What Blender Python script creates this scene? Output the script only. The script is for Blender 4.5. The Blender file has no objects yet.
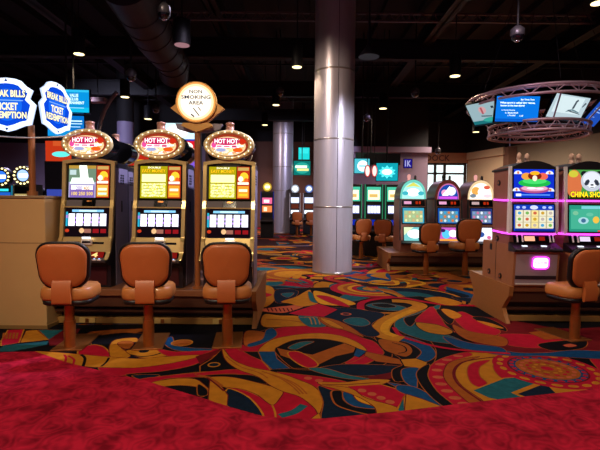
import bpy, math, random
from mathutils import Vector, Matrix
from mathutils.geometry import tessellate_polygon
random.seed(7)
PI = math.pi
SC = bpy.context.scene
COL = SC.collection
# ------------------------------------------------------------------ camera
F = 450.0
CAMH = 1.4
cam_d = bpy.data.cameras.new('camera'); cam = bpy.data.objects.new('camera', cam_d); COL.objects.link(cam)
cam_d.sensor_width = 36; cam_d.lens = 36 * F / 600; cam_d.clip_end = 200
RM = Matrix.Rotation(math.radians(90 - 2.8), 3, 'X') @ Matrix.Rotation(math.radians(0.55), 3, 'Z')
cam.matrix_world = Matrix.Translation((0, 0, CAMH)) @ RM.to_4x4()
SC.camera = cam
def ray(px, py): return RM @ Vector(((px - 300) / F, -(py - 225) / F, -1))
def fl(px, py, z=0.0):
    r = ray(px, py); t = (z - CAMH) / r.z; return Vector((r.x * t, r.y * t, z))
def at(px, py, Y):
    r = ray(px, py); t = Y / r.y; return Vector((r.x * t, Y, CAMH + r.z * t))

# ------------------------------------------------------------------ materials
def lin(h):
    h = h.lstrip('#'); c = [int(h[i:i + 2], 16) / 255 for i in (0, 2, 4)]
    return tuple((v / 12.92 if v <= .04045 else ((v + .055) / 1.055) ** 2.4) for v in c) + (1,)
_m = {}
def mat(name, col, rough=.6, metal=0., noise=.0, scale=20, bump=0., coat=0., spec=.5, stretch=None):
    if name in _m: return _m[name]
    m = bpy.data.materials.new(name); m.use_nodes = True; nt = m.node_tree; b = nt.nodes['Principled BSDF']
    c = lin(col) if isinstance(col, str) else tuple(col) + (1,)
    b.inputs['Base Color'].default_value = c; b.inputs['Roughness'].default_value = rough; b.inputs['Metallic'].default_value = metal
    b.inputs['Coat Weight'].default_value = coat; b.inputs['Specular IOR Level'].default_value = spec
    if noise or bump:
        tc = nt.nodes.new('ShaderNodeTexCoord'); mp = nt.nodes.new('ShaderNodeMapping')
        if stretch: mp.inputs['Scale'].default_value = stretch
        nz = nt.nodes.new('ShaderNodeTexNoise'); nz.inputs['Scale'].default_value = scale; nz.inputs['Detail'].default_value = 4
        nt.links.new(tc.outputs['Object'], mp.inputs[0]); nt.links.new(mp.outputs[0], nz.inputs['Vector'])
        if noise:
            rp = nt.nodes.new('ShaderNodeMapRange'); rp.inputs['To Min'].default_value = 1 - noise; rp.inputs['To Max'].default_value = 1 + noise
            mx = nt.nodes.new('ShaderNodeVectorMath'); mx.operation = 'SCALE'; mx.inputs[0].default_value = c[:3]
            nt.links.new(nz.outputs['Fac'], rp.inputs[0]); nt.links.new(rp.outputs[0], mx.inputs['Scale']); nt.links.new(mx.outputs[0], b.inputs['Base Color'])
        if bump:
            bp = nt.nodes.new('ShaderNodeBump'); bp.inputs['Strength'].default_value = bump; bp.inputs['Distance'].default_value = .01
            nt.links.new(nz.outputs['Fac'], bp.inputs['Height']); nt.links.new(bp.outputs[0], b.inputs['Normal'])
    _m[name] = m; return m
def em(h, s=1.0):
    k = 'glow_%s_%s' % (h.lstrip('#'), s)
    if k in _m: return _m[k]
    m = bpy.data.materials.new(k); m.use_nodes = True; nt = m.node_tree
    for n in list(nt.nodes): nt.nodes.remove(n)
    o = nt.nodes.new('ShaderNodeOutputMaterial'); e = nt.nodes.new('ShaderNodeEmission')
    e.inputs[0].default_value = lin(h); e.inputs[1].default_value = s
    nt.links.new(e.outputs[0], o.inputs[0]); _m[k] = m; return m
def emgrad(name, cols, scale=6, s=1.0, stretch=(1, 1, 1)):
    """blotchy backlit artwork: noise run through a colour ramp"""
    if name in _m: return _m[name]
    m = bpy.data.materials.new(name); m.use_nodes = True; nt = m.node_tree
    for n in list(nt.nodes): nt.nodes.remove(n)
    o = nt.nodes.new('ShaderNodeOutputMaterial'); e = nt.nodes.new('ShaderNodeEmission'); e.inputs[1].default_value = s
    tc = nt.nodes.new('ShaderNodeTexCoord'); mp = nt.nodes.new('ShaderNodeMapping'); mp.inputs['Scale'].default_value = stretch
    nz = nt.nodes.new('ShaderNodeTexNoise'); nz.inputs['Scale'].default_value = scale; nz.inputs['Detail'].default_value = 3
    cr = nt.nodes.new('ShaderNodeValToRGB'); cr.color_ramp.interpolation = 'CONSTANT' if len(cols) > 3 else 'LINEAR'
    el = cr.color_ramp.elements
    n = len(cols)
    for i, c in enumerate(cols):
        p = .3 + .4 * i / max(1, n - 1) if i else 0
        if i == 0: x = el[0]; x.position = 0
        elif i == 1: x = el[1]; x.position = p
        else: x = el.new(p)
        x.color = lin(c)
    nt.links.new(tc.outputs['Object'], mp.inputs[0]); nt.links.new(mp.outputs[0], nz.inputs['Vector']); nt.links.new(nz.outputs['Fac'], cr.inputs[0])
    nt.links.new(cr.outputs[0], e.inputs[0]); nt.links.new(e.outputs[0], o.inputs[0]); _m[name] = m; return m

BLACK = mat('black_paint', '#0b0b0d', .45)
DARK = mat('dark_plastic', '#15141a', .35)
GLOSS = mat('gloss_black', '#08080b', .12)
STEEL = mat('brushed_column_steel', '#c0bac4', .34, .45, noise=.12, scale=9, stretch=(6, 6, .4), bump=.05)
RING = mat('column_band', '#a8a09c', .3, .7)
CHROME = mat('chrome', '#f0eeea', .28, .3)
GOLD = mat('gold_chrome', '#f0d088', .26, .62, noise=.1, scale=14)
BRASS = mat('brass', '#b06f38', .3, .75, noise=.15, scale=30)
VINYL = mat('orange_tan_vinyl', '#b4622f', .42, 0, noise=.1, scale=9, bump=.08, coat=.1)
VINYLD = mat('tan_vinyl_seat', '#b97438', .42, 0, noise=.1, scale=9, bump=.08, coat=.1)
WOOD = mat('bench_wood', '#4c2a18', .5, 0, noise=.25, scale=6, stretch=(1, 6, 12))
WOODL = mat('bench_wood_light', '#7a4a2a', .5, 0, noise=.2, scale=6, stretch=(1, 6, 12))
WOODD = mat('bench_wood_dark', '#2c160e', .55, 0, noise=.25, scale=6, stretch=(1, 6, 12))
TAN = mat('tan_laminate', '#bf9a64', .55, 0, noise=.06, scale=5)
SIDE = mat('cabinet_side_grey', '#8f86a2', .45, .2, noise=.08, scale=8)
MAUVE = mat('cabinet_side_mauve', '#8e5a48', .5, .1, noise=.12, scale=12)
CEIL = mat('black_ceiling_paint', '#08080c', .8, 0, noise=.4, scale=3)
CEILB = mat('black_ceiling_steel', '#0d0d12', .6, .2, noise=.4, scale=5)
DUCT = mat('duct_metal', '#30282e', .5, .3, noise=.3, scale=6)
TRUSSM = mat('truss_aluminium', '#c4a8b4', .4, .5)
GREYM = mat('grey_metal', '#5c5a60', .4, .6)
GLASS = mat('smoked_dome', '#0c0c12', .08, 0, coat=.8)
W1 = '#ffffff'

# ------------------------------------------------------------------ mesh builder
_tc = {}
def text_mesh(s, bold=.015):
    k = (s, bold)
    if k in _tc: return _tc[k]
    cu = bpy.data.curves.new('t', 'FONT'); cu.body = s; cu.offset = bold; cu.resolution_u = 2; cu.fill_mode = 'FRONT'
    o = bpy.data.objects.new('t', cu); COL.objects.link(o)
    dg = bpy.context.evaluated_depsgraph_get(); me = bpy.data.meshes.new_from_object(o.evaluated_get(dg))
    vs = [(v.co.x, v.co.y) for v in me.vertices]; fs = [list(p.vertices) for p in me.polygons]
    bpy.data.objects.remove(o); bpy.data.curves.remove(cu); bpy.data.meshes.remove(me)
    xs = [v[0] for v in vs]; ys = [v[1] for v in vs]
    x0, x1, y0, y1 = min(xs), max(xs), min(ys), max(ys)
    vs = [((x - x0) / (x1 - x0), (y - y0) / (y1 - y0)) for x, y in vs]
    _tc[k] = (vs, fs); return _tc[k]

class MB:
    def __init__(s): s.v = []; s.f = []; s.fm = []; s.sm = []; s.mats = []
    def mi(s, m):
        if m not in s.mats: s.mats.append(m)
        return s.mats.index(m)
    def add(s, vs, fs, m, smooth=False):
        b = len(s.v); s.v += [tuple(v) for v in vs]; i = s.mi(m)
        for f in fs: s.f.append([b + k for k in f]); s.fm.append(i); s.sm.append(smooth)
        return s
    def box(s, x0, x1, y0, y1, z0, z1, m, M=None):
        vs = [Vector(p) for p in ((x0, y0, z0), (x1, y0, z0), (x1, y1, z0), (x0, y1, z0), (x0, y0, z1), (x1, y0, z1), (x1, y1, z1), (x0, y1, z1))]
        if M: vs = [M @ v for v in vs]
        return s.add(vs, [(0, 3, 2, 1), (4, 5, 6, 7), (0, 1, 5, 4), (1, 2, 6, 5), (2, 3, 7, 6), (3, 0, 4, 7)], m)
    def prism(s, pts, a, b, m, axis='x', smooth=False):
        """extrude a 2-D outline along an axis: x -> pts (y,z); y -> pts (x,z); z -> pts (x,y)"""
        def P(p, t): return {'x': (t, p[0], p[1]), 'y': (p[0], t, p[1]), 'z': (p[0], p[1], t)}[axis]
        n = len(pts); vs = [P(p, a) for p in pts] + [P(p, b) for p in pts]
        tr = tessellate_polygon([[Vector((p[0], p[1], 0)) for p in pts]])
        s.add(vs, [tuple(t) for t in tr] + [tuple(n + i for i in reversed(t)) for t in tr], m)
        return s.add(vs, [(i, (i + 1) % n, n + (i + 1) % n, n + i) for i in range(n)], m, smooth)
    def tube(s, path, r, m, n=8, closed=False, cap=True):
        P = [Vector(p) for p in path]; L = len(P); vs = []; up = Vector((0, 0, 1))
        rs = r if isinstance(r, (list, tuple)) else [r] * L
        for i, p in enumerate(P):
            a = P[(i - 1) % L] if (closed or i) else p; b = P[(i + 1) % L] if (closed or i < L - 1) else p
            t = (b - a).normalized(); u = t.cross(up)
            if u.length < .05: u = t.cross(Vector((1, 0, 0)))
            u.normalize(); w = t.cross(u)
            vs += [p + (u * math.cos(2 * PI * k / n) + w * math.sin(2 * PI * k / n)) * rs[i] for k in range(n)]
        fs = []
        for i in range(L if closed else L - 1):
            j = (i + 1) % L
            fs += [(i * n + k, i * n + (k + 1) % n, j * n + (k + 1) % n, j * n + k) for k in range(n)]
        s.add(vs, fs, m, True)
        if cap and not closed: s.add(vs, [tuple(range(n))[::-1], tuple((L - 1) * n + k for k in range(n))], m)
        return s
    def cyl(s, p0, p1, r0, m, r1=None, n=16): return s.tube([p0, p1], [r0, r0 if r1 is None else r1], m, n)
    def lathe(s, prof, c, m, n=24, ax=(1, 1)):
        """profile of (r,z) around vertical axis at c"""
        L = len(prof); vs = []
        for r, z in prof: vs += [(c[0] + r * ax[0] * math.cos(2 * PI * k / n), c[1] + r * ax[1] * math.sin(2 * PI * k / n), c[2] + z) for k in range(n)]
        fs = []
        for i in range(L - 1): fs += [(i * n + k, i * n + (k + 1) % n, (i + 1) * n + (k + 1) % n, (i + 1) * n + k) for k in range(n)]
        s.add(vs, fs, m, True)
        return s.add(vs, [tuple(range(n))[::-1], tuple((L - 1) * n + k for k in range(n))], m)
    def loft(s, rings, m, smooth=True, caps=True):
        n = len(rings[0]); vs = [p for r in rings for p in r]; fs = []
        for i in range(len(rings) - 1): fs += [(i * n + k, i * n + (k + 1) % n, (i + 1) * n + (k + 1) % n, (i + 1) * n + k) for k in range(n)]
        s.add(vs, fs, m, smooth)
        if caps: s.add(vs, [tuple(range(n))[::-1], tuple((len(rings) - 1) * n + k for k in range(n))], m)
        return s
    def build(s, name, parent=None, bevel=0, loc=None):
        me = bpy.data.meshes.new(name); me.from_pydata(s.v, [], s.f)
        for m in s.mats: me.materials.append(m)
        me.polygons.foreach_set('material_index', s.fm); me.polygons.foreach_set('use_smooth', s.sm); me.update()
        o = bpy.data.objects.new(name, me); COL.objects.link(o)
        if parent: o.parent = parent
        if loc is not None: o.location = loc
        if bevel:
            b = o.modifiers.new('bevel', 'BEVEL'); b.width = bevel; b.segments = 2; b.limit_method = 'ANGLE'; b.angle_limit = .6
        return o
class Panel:
    """flat artwork on a plane: O lower-left corner, U and V full extents; each added shape sits a hair in front of the one before"""
    def __init__(s, mb, O, U, V, step=.0005):
        s.mb = mb; s.O = Vector(O); s.U = Vector(U); s.V = Vector(V); s.N = s.U.cross(s.V).normalized(); s.k = 1; s.step = step
    def P(s, u, v): return s.O + s.U * u + s.V * v + s.N * (s.k * s.step)
    def poly(s, pts, m):
        tr = tessellate_polygon([[Vector((p[0], p[1], 0)) for p in pts]])
        ar = sum(pts[i][0] * pts[(i + 1) % len(pts)][1] - pts[(i + 1) % len(pts)][0] * pts[i][1] for i in range(len(pts)))
        s.mb.add([s.P(*p) for p in pts], [tuple(t) for t in tr], m); s.k += 1; return s
    def rect(s, a, b, c, d, m): return s.poly([(a, b), (c, b), (c, d), (a, d)], m)
    def ell(s, u, v, ru, rv, m, n=24, a0=0, a1=2 * PI):
        return s.poly([(u + ru * math.cos(a0 + (a1 - a0) * i / n), v + rv * math.sin(a0 + (a1 - a0) * i / n)) for i in range(n if a1 - a0 > 6.28 else n + 1)], m)
    def text(s, t, a, b, c, d, m, bold=.015):
        vs, fs = text_mesh(t, bold); s.mb.add([s.P(a + (c - a) * x, b + (d - b) * y) for x, y in vs], fs, m); s.k += 1; return s

def tag(o, label=None, cat=None, group=None, kind=None):
    if label: o['label'] = label
    if cat: o['category'] = cat
    if group: o['group'] = group
    if kind: o['kind'] = kind
    return o
def thing(name, label, cat, loc=(0, 0, 0), rz=0, group=None):
    o = bpy.data.objects.new(name, None); COL.objects.link(o); o.location = loc; o.rotation_euler = (0, 0, rz)
    o.empty_display_size = .1
    return tag(o, label, cat, group)
def kids(o): return [c for c in COL.objects if c.parent == o]
def copy_tree(o, parent=None):
    c = o.copy(); COL.objects.link(c); c.parent = parent
    for ch in list(o.children): copy_tree(ch, c)
    return c
def dup(root, label, loc, rz=None, group=None, scale=None):
    bpy.context.view_layer.update()
    c = copy_tree(root); c.location = loc; c['label'] = label
    if rz is not None: c.rotation_euler = (0, 0, rz)
    if group: c['group'] = group
    if scale: c.scale = (scale,) * 3 if not isinstance(scale, tuple) else scale
    return c
def struct(o): return tag(o, kind='structure')

# ================================================================== carpet
def cpt(name, col, n=.3, sc=14):
    m = mat(name, col, .95, 0, noise=n, scale=sc, spec=.1); return m
CC = {'G': cpt('carpet_gold', '#b5751c'), 'Y': cpt('carpet_yellow', '#cf9220'), 'O': cpt('carpet_orange', '#99501a'), 'R': cpt('carpet_crimson', '#a80f2c'),
      'K': cpt('carpet_black', '#0a0910'), 'N': cpt('carpet_navy', '#0b1c30', .5, 30), 'T': cpt('carpet_teal', '#1c5a66', .4, 24), 'B': cpt('carpet_blue', '#0f4270', .4, 24),
      'P': cpt('carpet_salmon', '#b5583a'), 'M': cpt('carpet_maroon', '#641018')}
fm_ = MB()
fm_.add([(-16, -4, 0), (16, -4, 0), (16, 28, 0), (-16, 28, 0)], [(0, 1, 2, 3)], cpt('carpet_umber', '#33191a'))
ZL = [0.0]; STEP = [5e-6]
def fpoly(pts, c):
    ZL[0] += STEP[0]
    tr = tessellate_polygon([[Vector((p[0], p[1], 0)) for p in pts]])
    fm_.add([(p[0], p[1], ZL[0]) for p in pts], [tuple(t) for t in tr], CC[c])
def spl(pts, n=5, closed=True):
    L = len(pts); out = []
    for i in range(L if closed else L - 1):
        g = lambda k: pts[k % L] if closed else pts[max(0, min(L - 1, k))]
        p0, p1, p2, p3 = g(i - 1), g(i), g(i + 1), g(i + 2)
        for j in range(n):
            t = j / n
            out.append(tuple(.5 * (2 * p1[d] + (p2[d] - p0[d]) * t + (2 * p0[d] - 5 * p1[d] + 4 * p2[d] - p3[d]) * t * t + (3 * p1[d] - p0[d] - 3 * p2[d] + p3[d]) * t ** 3) for d in (0, 1)))
    if not closed: out.append(tuple(pts[-1]))
    return out
def fstroke(pts, w, c, taper=False):
    L = len(pts); A = []; B = []
    for i, p in enumerate(pts):
        a = pts[max(0, i - 1)]; b = pts[min(L - 1, i + 1)]; dx, dy = b[0] - a[0], b[1] - a[1]; l = math.hypot(dx, dy) or 1
        ww = w * (math.sin(PI * (i + .3) / (L - .4)) ** .6 if taper else 1) / 2
        A.append((p[0] - dy / l * ww, p[1] + dx / l * ww)); B.append((p[0] + dy / l * ww, p[1] - dx / l * ww))
    ZL[0] += STEP[0]
    fm_.add([(q[0], q[1], ZL[0]) for q in A + B], [(i, L + i, L + i + 1, i + 1) for i in range(L - 1)], CC[c])
def circ(cx, cy, r, n=28, a0=0, a1=2 * PI, ry=None, rot=0):
    o = []
    for i in range(n + 1):
        a = a0 + (a1 - a0) * i / n; x, y = r * math.cos(a), (ry or r) * math.sin(a)
        o.append((cx + x * math.cos(rot) - y * math.sin(rot), cy + x * math.sin(rot) + y * math.cos(rot)))
    return o
# --- motifs scattered over the whole hall: arcs, wedges, leaves, S bands, eyes
rr = random.Random(11)
def motif(x, y, s):
    k = rr.random(); a = rr.random() * 6.28; c = rr.choice
    if k < .34:
        rs = sorted([s * rr.uniform(.25, 1) for _ in range(4)], reverse=True); sw = rr.uniform(1.8, 5.6)
        for r, q in zip(rs, rr.sample('RGGOOTKN', 4)):
            fpoly(circ(x, y, r, 18, a, a + sw) + ([(x, y)] if sw < 5.5 else []), q)
    elif k < .62:
        L = s * 1.3; w = s * rr.uniform(.2, .4); cv = rr.uniform(-.5, .5) * s
        def leaf(f, q):
            pts = []
            for i in range(9):
                t = i / 8; pts.append(((t - .5) * L * f, w * f * math.sin(PI * t) + cv * math.sin(PI * t)))
            for i in range(7, 0, -1):
                t = i / 8; pts.append(((t - .5) * L * f, -w * f * math.sin(PI * t) + cv * math.sin(PI * t)))
            fpoly([(x + p[0] * math.cos(a) - p[1] * math.sin(a), y + p[0] * math.sin(a) + p[1] * math.cos(a)) for p in pts], q)
        leaf(1, c('GGRTOYB')); leaf(.62, c('RKONGT'))
    elif k < .9:
        L = s * 1.5; am = rr.uniform(.15, .5) * s; q = c('GGRYOTBR')
        pts = [((t - .5) * L, am * math.sin(t * 5.5)) for t in [i / 16 for i in range(17)]]
        pts = [(x + p[0] * math.cos(a) - p[1] * math.sin(a), y + p[0] * math.sin(a) + p[1] * math.cos(a)) for p in pts]
        w = s * rr.uniform(.16, .34)
        fstroke(pts, w * 1.25, c('KRGN')); fstroke(pts, w, q); fstroke(pts, w * .3, c('GORT'))
    else:
        fpoly(circ(x, y, s * .5, 20), c('KRM')); fpoly(circ(x, y, s * .38, 18), c('GO')); fpoly(circ(x, y, s * .22, 14), c('NRB'))
for i in range(820):
    y = 3.6 + 21 * rr.random() ** 1.5; x = rr.uniform(-.72, .76) * y
    motif(x, y, rr.uniform(.45, .95) * (1 + y * .02))
# --- the figures nearest the walkway
STEP[0] = 2e-5
def S(c, *p, ol=None, k=0):
    """shape given by the points seen on the floor (k=1 keeps corners)"""
    q = [tuple(fl(*v)[:2]) for v in p]
    q = q if k else spl(q)
    fpoly(q, c)
    fstroke(q + [q[0]], .014 if ol else .008, ol or ('O' if c in 'RBTKN' else 'M'))
def L_(c, w, *p, taper=False):
    fstroke(spl([tuple(fl(*v)[:2]) for v in p], 6, False), w, c, taper)
def E(c, px, py, r, ol=None, ry=None):
    f = fl(px, py); q = circ(f.x, f.y, r, 26, ry=ry)[:-1]; fpoly(q, c)
    if ol: fstroke(q + [q[0]], .014, ol)
S('K', (-12, 326), (255, 325), (262, 290), (330, 288), (350, 300), (420, 297), (470, 306), (520, 322), (620, 322), (620, 400), (400, 430), (300, 440), (-12, 375), k=1)
# left corner
S('R', (1, 342), (8, 331), (24, 330.5), (19, 344), (1, 347), k=1, ol='G'); S('G', (20, 344), (26, 332), (37, 331), (49, 341), k=1)
for i in range(5): L_('O', .02, (4 + i * 3.4, 334), (3 + i * 3.3, 340))
S('T', (38, 331), (64, 331), (49, 341), k=1); S('T', (-4, 353), (3, 347), (49, 342), (47, 346), (12, 353), k=1, ol='N')
S('M', (49, 341), (64, 331), (80, 330), (70, 346), (50, 347), k=1)
S('O', (88, 334), (110, 331), (150, 330), (128, 336), (104, 341), (90, 340)); S('K', (96, 338), (122, 334), (150, 336), (160, 344), (110, 352), (92, 348))
S('R', (78, 352), (84, 348), (95, 346), (105, 349), (110, 358), (95, 360), (80, 358), ol='G')
S('G', (109, 350), (112, 343), (120, 340), (136, 339), (137, 343), (124, 344), (121, 349), (130, 355), (128, 359), (112, 360))
S('O', (118, 344), (128, 342), (134, 345), (128, 350), (120, 348))
S('G', (126, 352), (150, 350), (172, 353), (164, 358), (140, 359)); E('K', 144, 352.5, .045); L_('K', .02, (130, 356), (142, 358), (156, 356), (166, 352))
S('B', (164, 341), (172, 338), (176, 346), (190, 349), (212, 350), (204, 353), (178, 352), (166, 347)); E('O', 182, 344, .1, ol='G')
S('R', (158, 350), (176, 353), (212, 352), (202, 357), (176, 359), (162, 355))
S('R', (104, 366), (140, 367), (180, 362), (205, 355), (216, 349), (219, 350), (207, 361), (188, 368), (160, 373), (124, 377), (100, 372))
S('G', (34, 353.6), (48, 353), (84, 356), (120, 359), (140, 360), (166, 358), (201, 356.5), (180, 363), (140, 369), (104, 369), (84, 368), (66, 365))
L_('R', .02, (64, 356), (66, 359), (65, 364)); L_('R', .02, (68, 357), (74, 361), (73, 366)); L_('K', .025, (81, 356), (85, 360), (83, 368)); L_('K', .02, (109, 359), (106, 364), (101, 368))
S('K', (126, 376), (160, 373), (188, 368), (207, 361), (222, 354), (224, 366), (220, 372), (194, 374), (160, 378), (140, 381))
S('N', (132, 377), (150, 376), (160, 377), (150, 380), (140, 381))
S('R', (140, 381), (160, 378), (194, 374.5), (222, 372), (222, 378), (190, 379), (166, 380.5), (150, 385))
S('G', (150, 385), (165, 381.5), (180, 380), (196, 381), (206, 388), (209, 392), (194, 388), (178, 387), (164, 389)); S('K', (164, 389), (180, 387), (196, 388.5), (209, 392), (202, 399), (185, 396))
S('K', (200, 367.5), (212, 360), (222.5, 350), (226.7, 360), (238, 371), (220, 373), (200, 373.5), k=1, ol='O')
E('G', 214, 366.2, .055, ry=.06); E('N', 214, 366.2, .04)
S('R', (196, 375), (216, 372.5), (233, 371), (250, 372.5), (258, 379), (236, 375.5), (216, 376), (200, 377.5))
S('M', (196, 358), (222, 350), (215, 356), (200, 366), k=1)
S('K', (203, 377.5), (218, 376), (233, 376), (255, 377.5), (267, 386), (242, 381), (217, 379))
S('R', (226, 348), (258, 349), (262, 360), (270, 372), (250, 370), (233, 362)); S('B', (258, 352.5), (274, 353), (277, 360), (291, 370), (270, 371), (262, 362), k=1, ol='G')
S('R', (276, 374), (300, 376), (330, 380), (360, 388), (330, 392), (300, 384))
S('R', (267, 404), (283, 393), (300, 398), (314, 409), (318, 424), (272, 426)); S('R', (226, 389), (241.7, 391), (257, 397), (272, 407), (275, 424), (261, 422), (255, 405), (242, 396), ol='G')
S('N', (227, 391), (242, 395), (255, 405), (262, 420), (227, 408), ol='G'); S('K', (198, 386), (207, 391), (207, 397), (198, 397))
S('G', (210, 379), (233, 379), (267, 387), (282.5, 392.5), (280, 400), (271.7, 407), (257, 396.7), (241.7, 391), (225, 389), (214, 386))
S('G', (210, 379), (220, 386), (228, 397), (227, 408), (208, 403), k=1); L_('O', .03, (198, 377), (210, 380), (222, 388)); L_('M', .015, (207, 379), (216, 386), (224, 393))
L_('T', .06, (304, 407), (294, 414), (280, 418))
S('G', (222, 349), (225, 352), (233, 361), (250, 368.5), (270, 372.5), (287, 377), (300, 382), (312, 387), (320, 394), (323, 404), (319, 417), (314, 410), (300, 399), (282, 393), (270, 387), (257, 378), (238, 371), (225, 361))
S('G', (306, 424), (319, 415), (322, 424), k=1)
for d in (0, 3.5, 7): L_('O', .014, (262 + d, 373 + d * .3), (280 + d, 380 + d * .2), (292 + d, 388), (300 + d, 396))
L_('O', .012, (226, 358), (240, 368), (258, 374), (268, 380))
# oval with the zigzag
S('K', (240, 349), (262, 332), (300, 328), (350, 331), (390, 350), (380, 368), (330, 372), (280, 368))
S('R', (240, 346), (256, 347), (276, 330), (310, 327), (340, 330), (362, 339), (374, 343), (383, 352), (382, 357), (366, 366), (350, 369), (320, 340), (270, 350), (258, 353), (240, 352))
S('G', (258, 353), (270, 342), (290, 337), (316, 334.5), (340, 337), (358, 344), (367, 352), (356, 350), (344, 344), (320, 340), (296, 341), (280, 347), (275, 353))
S('K', (275, 353), (280, 347), (296, 341), (320, 340), (344, 344), (357, 351), (352, 360), (330, 369), (300, 370), (290, 368))
S('B', (258, 353), (275, 353), (277, 360), (290, 370), (272, 371), (262, 362), k=1)
S('T', (288, 349), (300, 343.5), (314, 343), (305, 347), (296, 351)); S('O', (276, 349), (290, 352), (312, 356), (344, 344.5), (356, 349), (354, 354), (336, 358), (318, 367), (300, 364), (280, 357), k=1, ol='K')
S('R', (288, 354), (298, 353), (312, 360), (318, 367), (306, 369), (292, 361), ol='G'); S('R', (338, 368), (354, 363), (368, 357), (383, 356), (372, 363), (352, 369))
S('B', (356, 349.5), (367, 353), (359, 359), (353, 357), k=1, ol='K')
S('O', (366, 353), (384, 357), (400, 361), (422, 362), (422, 371), (400, 366), (376, 363), (364, 357), k=1)
S('N', (318, 370), (340, 366), (370, 366), (402, 368), (400, 374), (360, 378), (330, 374))
S('T', (308, 370), (326, 370), (350, 377), (380, 382), (350, 381), (324, 376)); S('M', (368, 379), (388, 375), (402, 371), (396, 378), (380, 382))
S('N', (318, 388), (332, 392), (352, 396), (374, 409), (378, 418), (330, 426), (321, 420), (323, 404))
S('G', (318, 384), (345, 384), (370, 381), (390, 382), (378, 387), (346, 389), (326, 388)); L_('M', .012, (322, 386), (345, 386.5), (380, 384))
S('K', (332, 393), (342, 393), (344, 402), (356, 409), (376, 410), (380, 418), (360, 415), (338, 408), (332, 400), ol='O')
S('B', (343, 394), (353, 396), (357, 402), (370, 407), (377, 411), (356, 409), (345, 403)); S('Y', (353, 396), (361, 397), (371, 407), (358, 403))
S('R', (346, 388), (380, 386), (407, 394), (399, 410), (380, 405), (360, 397), k=1, ol='G')
S('G', (320, 387), (350, 390), (366, 400), (396, 409), (400, 418), (379, 419), (374, 409), (358, 399), (336, 391))
for q in ((362, 392.5), (372, 396), (381, 400), (390, 404), (308, 380), (319, 382.5)): E('P', q[0], q[1], .032)
S('B', (386, 384), (400, 386), (422, 396), (422, 403), (406, 394), k=1); S('G', (406, 395), (422, 402), (422, 418), (403, 418), k=1, ol='O'); S('T', (397, 412), (404, 398), (405.5, 418), k=1, ol='G')
# curls right of the oval
S('K', (376, 337), (420, 337), (436, 352), (428, 372), (398, 384), (392, 372), (404, 364), (386, 350))
S('B', (376, 338), (392, 336.5), (407, 338), (428, 346), (436, 356), (428, 363), (416, 361), (421, 353), (407, 344), (390, 341)); S('O', (378, 341), (393, 342), (408, 346), (413, 353), (406, 358.5), (392, 355), (382, 350), ol='K')
L_('K', .015, (392, 344), (404, 348), (406, 353), (398, 355)); S('G', (400, 361), (416, 360), (428, 364.5), (423, 370.5), (404, 368), k=1, ol='K')
S('B', (402, 371), (419, 370), (417.5, 383), (416, 390), (404, 383)); S('B', (398, 387), (415, 389), (432, 398), (446, 409), (422, 402), (398, 393)); S('G', (406, 396), (422, 401), (445, 410), (420, 416), (404, 416), k=1)
# big medallion fan
S('G', (465, 354), (442, 361), (432, 372), (434, 388), (455, 408), (520, 404), (560, 400), (585, 398), (596, 380), (560, 356), (510, 355))
S('R', (465, 354), (442, 360), (430, 368), (428, 378), (437, 393), (454, 410), (474, 408), (457, 395), (445, 382), (444, 372), (452, 363), (472, 357), k=0)
for q in ((458, 357.5), (447, 361.5), (440, 366), (437, 372), (438, 379), (441, 386), (447, 393), (455, 400), (464, 406)): E('P', q[0], q[1], .045, ry=.03)
S('K', (427.5, 366), (418, 372), (417, 380), (427, 395), (444, 409), (455, 409), (437, 393), (428, 378), (430, 368))
S('O', (444, 372), (452, 363), (480, 358), (462, 365), (455, 375), (462, 388), (484, 404), (474, 408), (457, 395), (445, 382)); L_('M', .02, (500, 358), (466, 363), (454, 372), (458, 386), (482, 404))
S('R', (478, 363), (469, 367), (467, 375), (471, 385), (480, 389), (487, 385), (480, 378), (480, 369), (490, 362), k=0); S('R', (500, 362), (493, 367), (496, 375), (506, 382), (526, 384), (510, 374), (508, 366))
S('T', (472, 392.5), (504, 380), (520, 379), (537, 385), (512, 395), (528, 402), (507, 404), (488, 400), k=1, ol='G'); S('N', (516, 396), (542, 386), (547, 386), (561, 400), (534, 402), k=1, ol='G')
S('N', (586, 389.6), (608, 389), (608, 398), (590, 397), k=1); S('R', (590, 360), (610, 360), (610, 390), (588, 388), (600, 375))
def ringdots(c0, r, n, c, rad):
    for i in range(n):
        a = 2 * PI * i / n; q = circ(c0.x + r * math.cos(a), c0.y + r * math.sin(a), rad, 10, ry=rad * .62, rot=a + PI / 2)[:-1]; fpoly(q, c)
c0 = fl(547, 370.5)
fpoly(circ(c0.x, c0.y, .43, 40)[:-1], 'R'); ringdots(c0, .37, 20, 'G', .042)
fpoly(circ(c0.x, c0.y, .31, 36)[:-1], 'M'); fpoly(circ(c0.x, c0.y, .295, 36)[:-1], 'B'); ringdots(c0, .275, 22, 'R', .03)
fpoly(circ(c0.x, c0.y, .245, 32)[:-1], 'O'); ringdots(c0, .2, 16, 'P', .03); ringdots(c0, .15, 12, 'R', .025); ringdots(c0, .1, 9, 'G', .025); fpoly(circ(c0.x, c0.y, .05, 12)[:-1], 'R')
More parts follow.
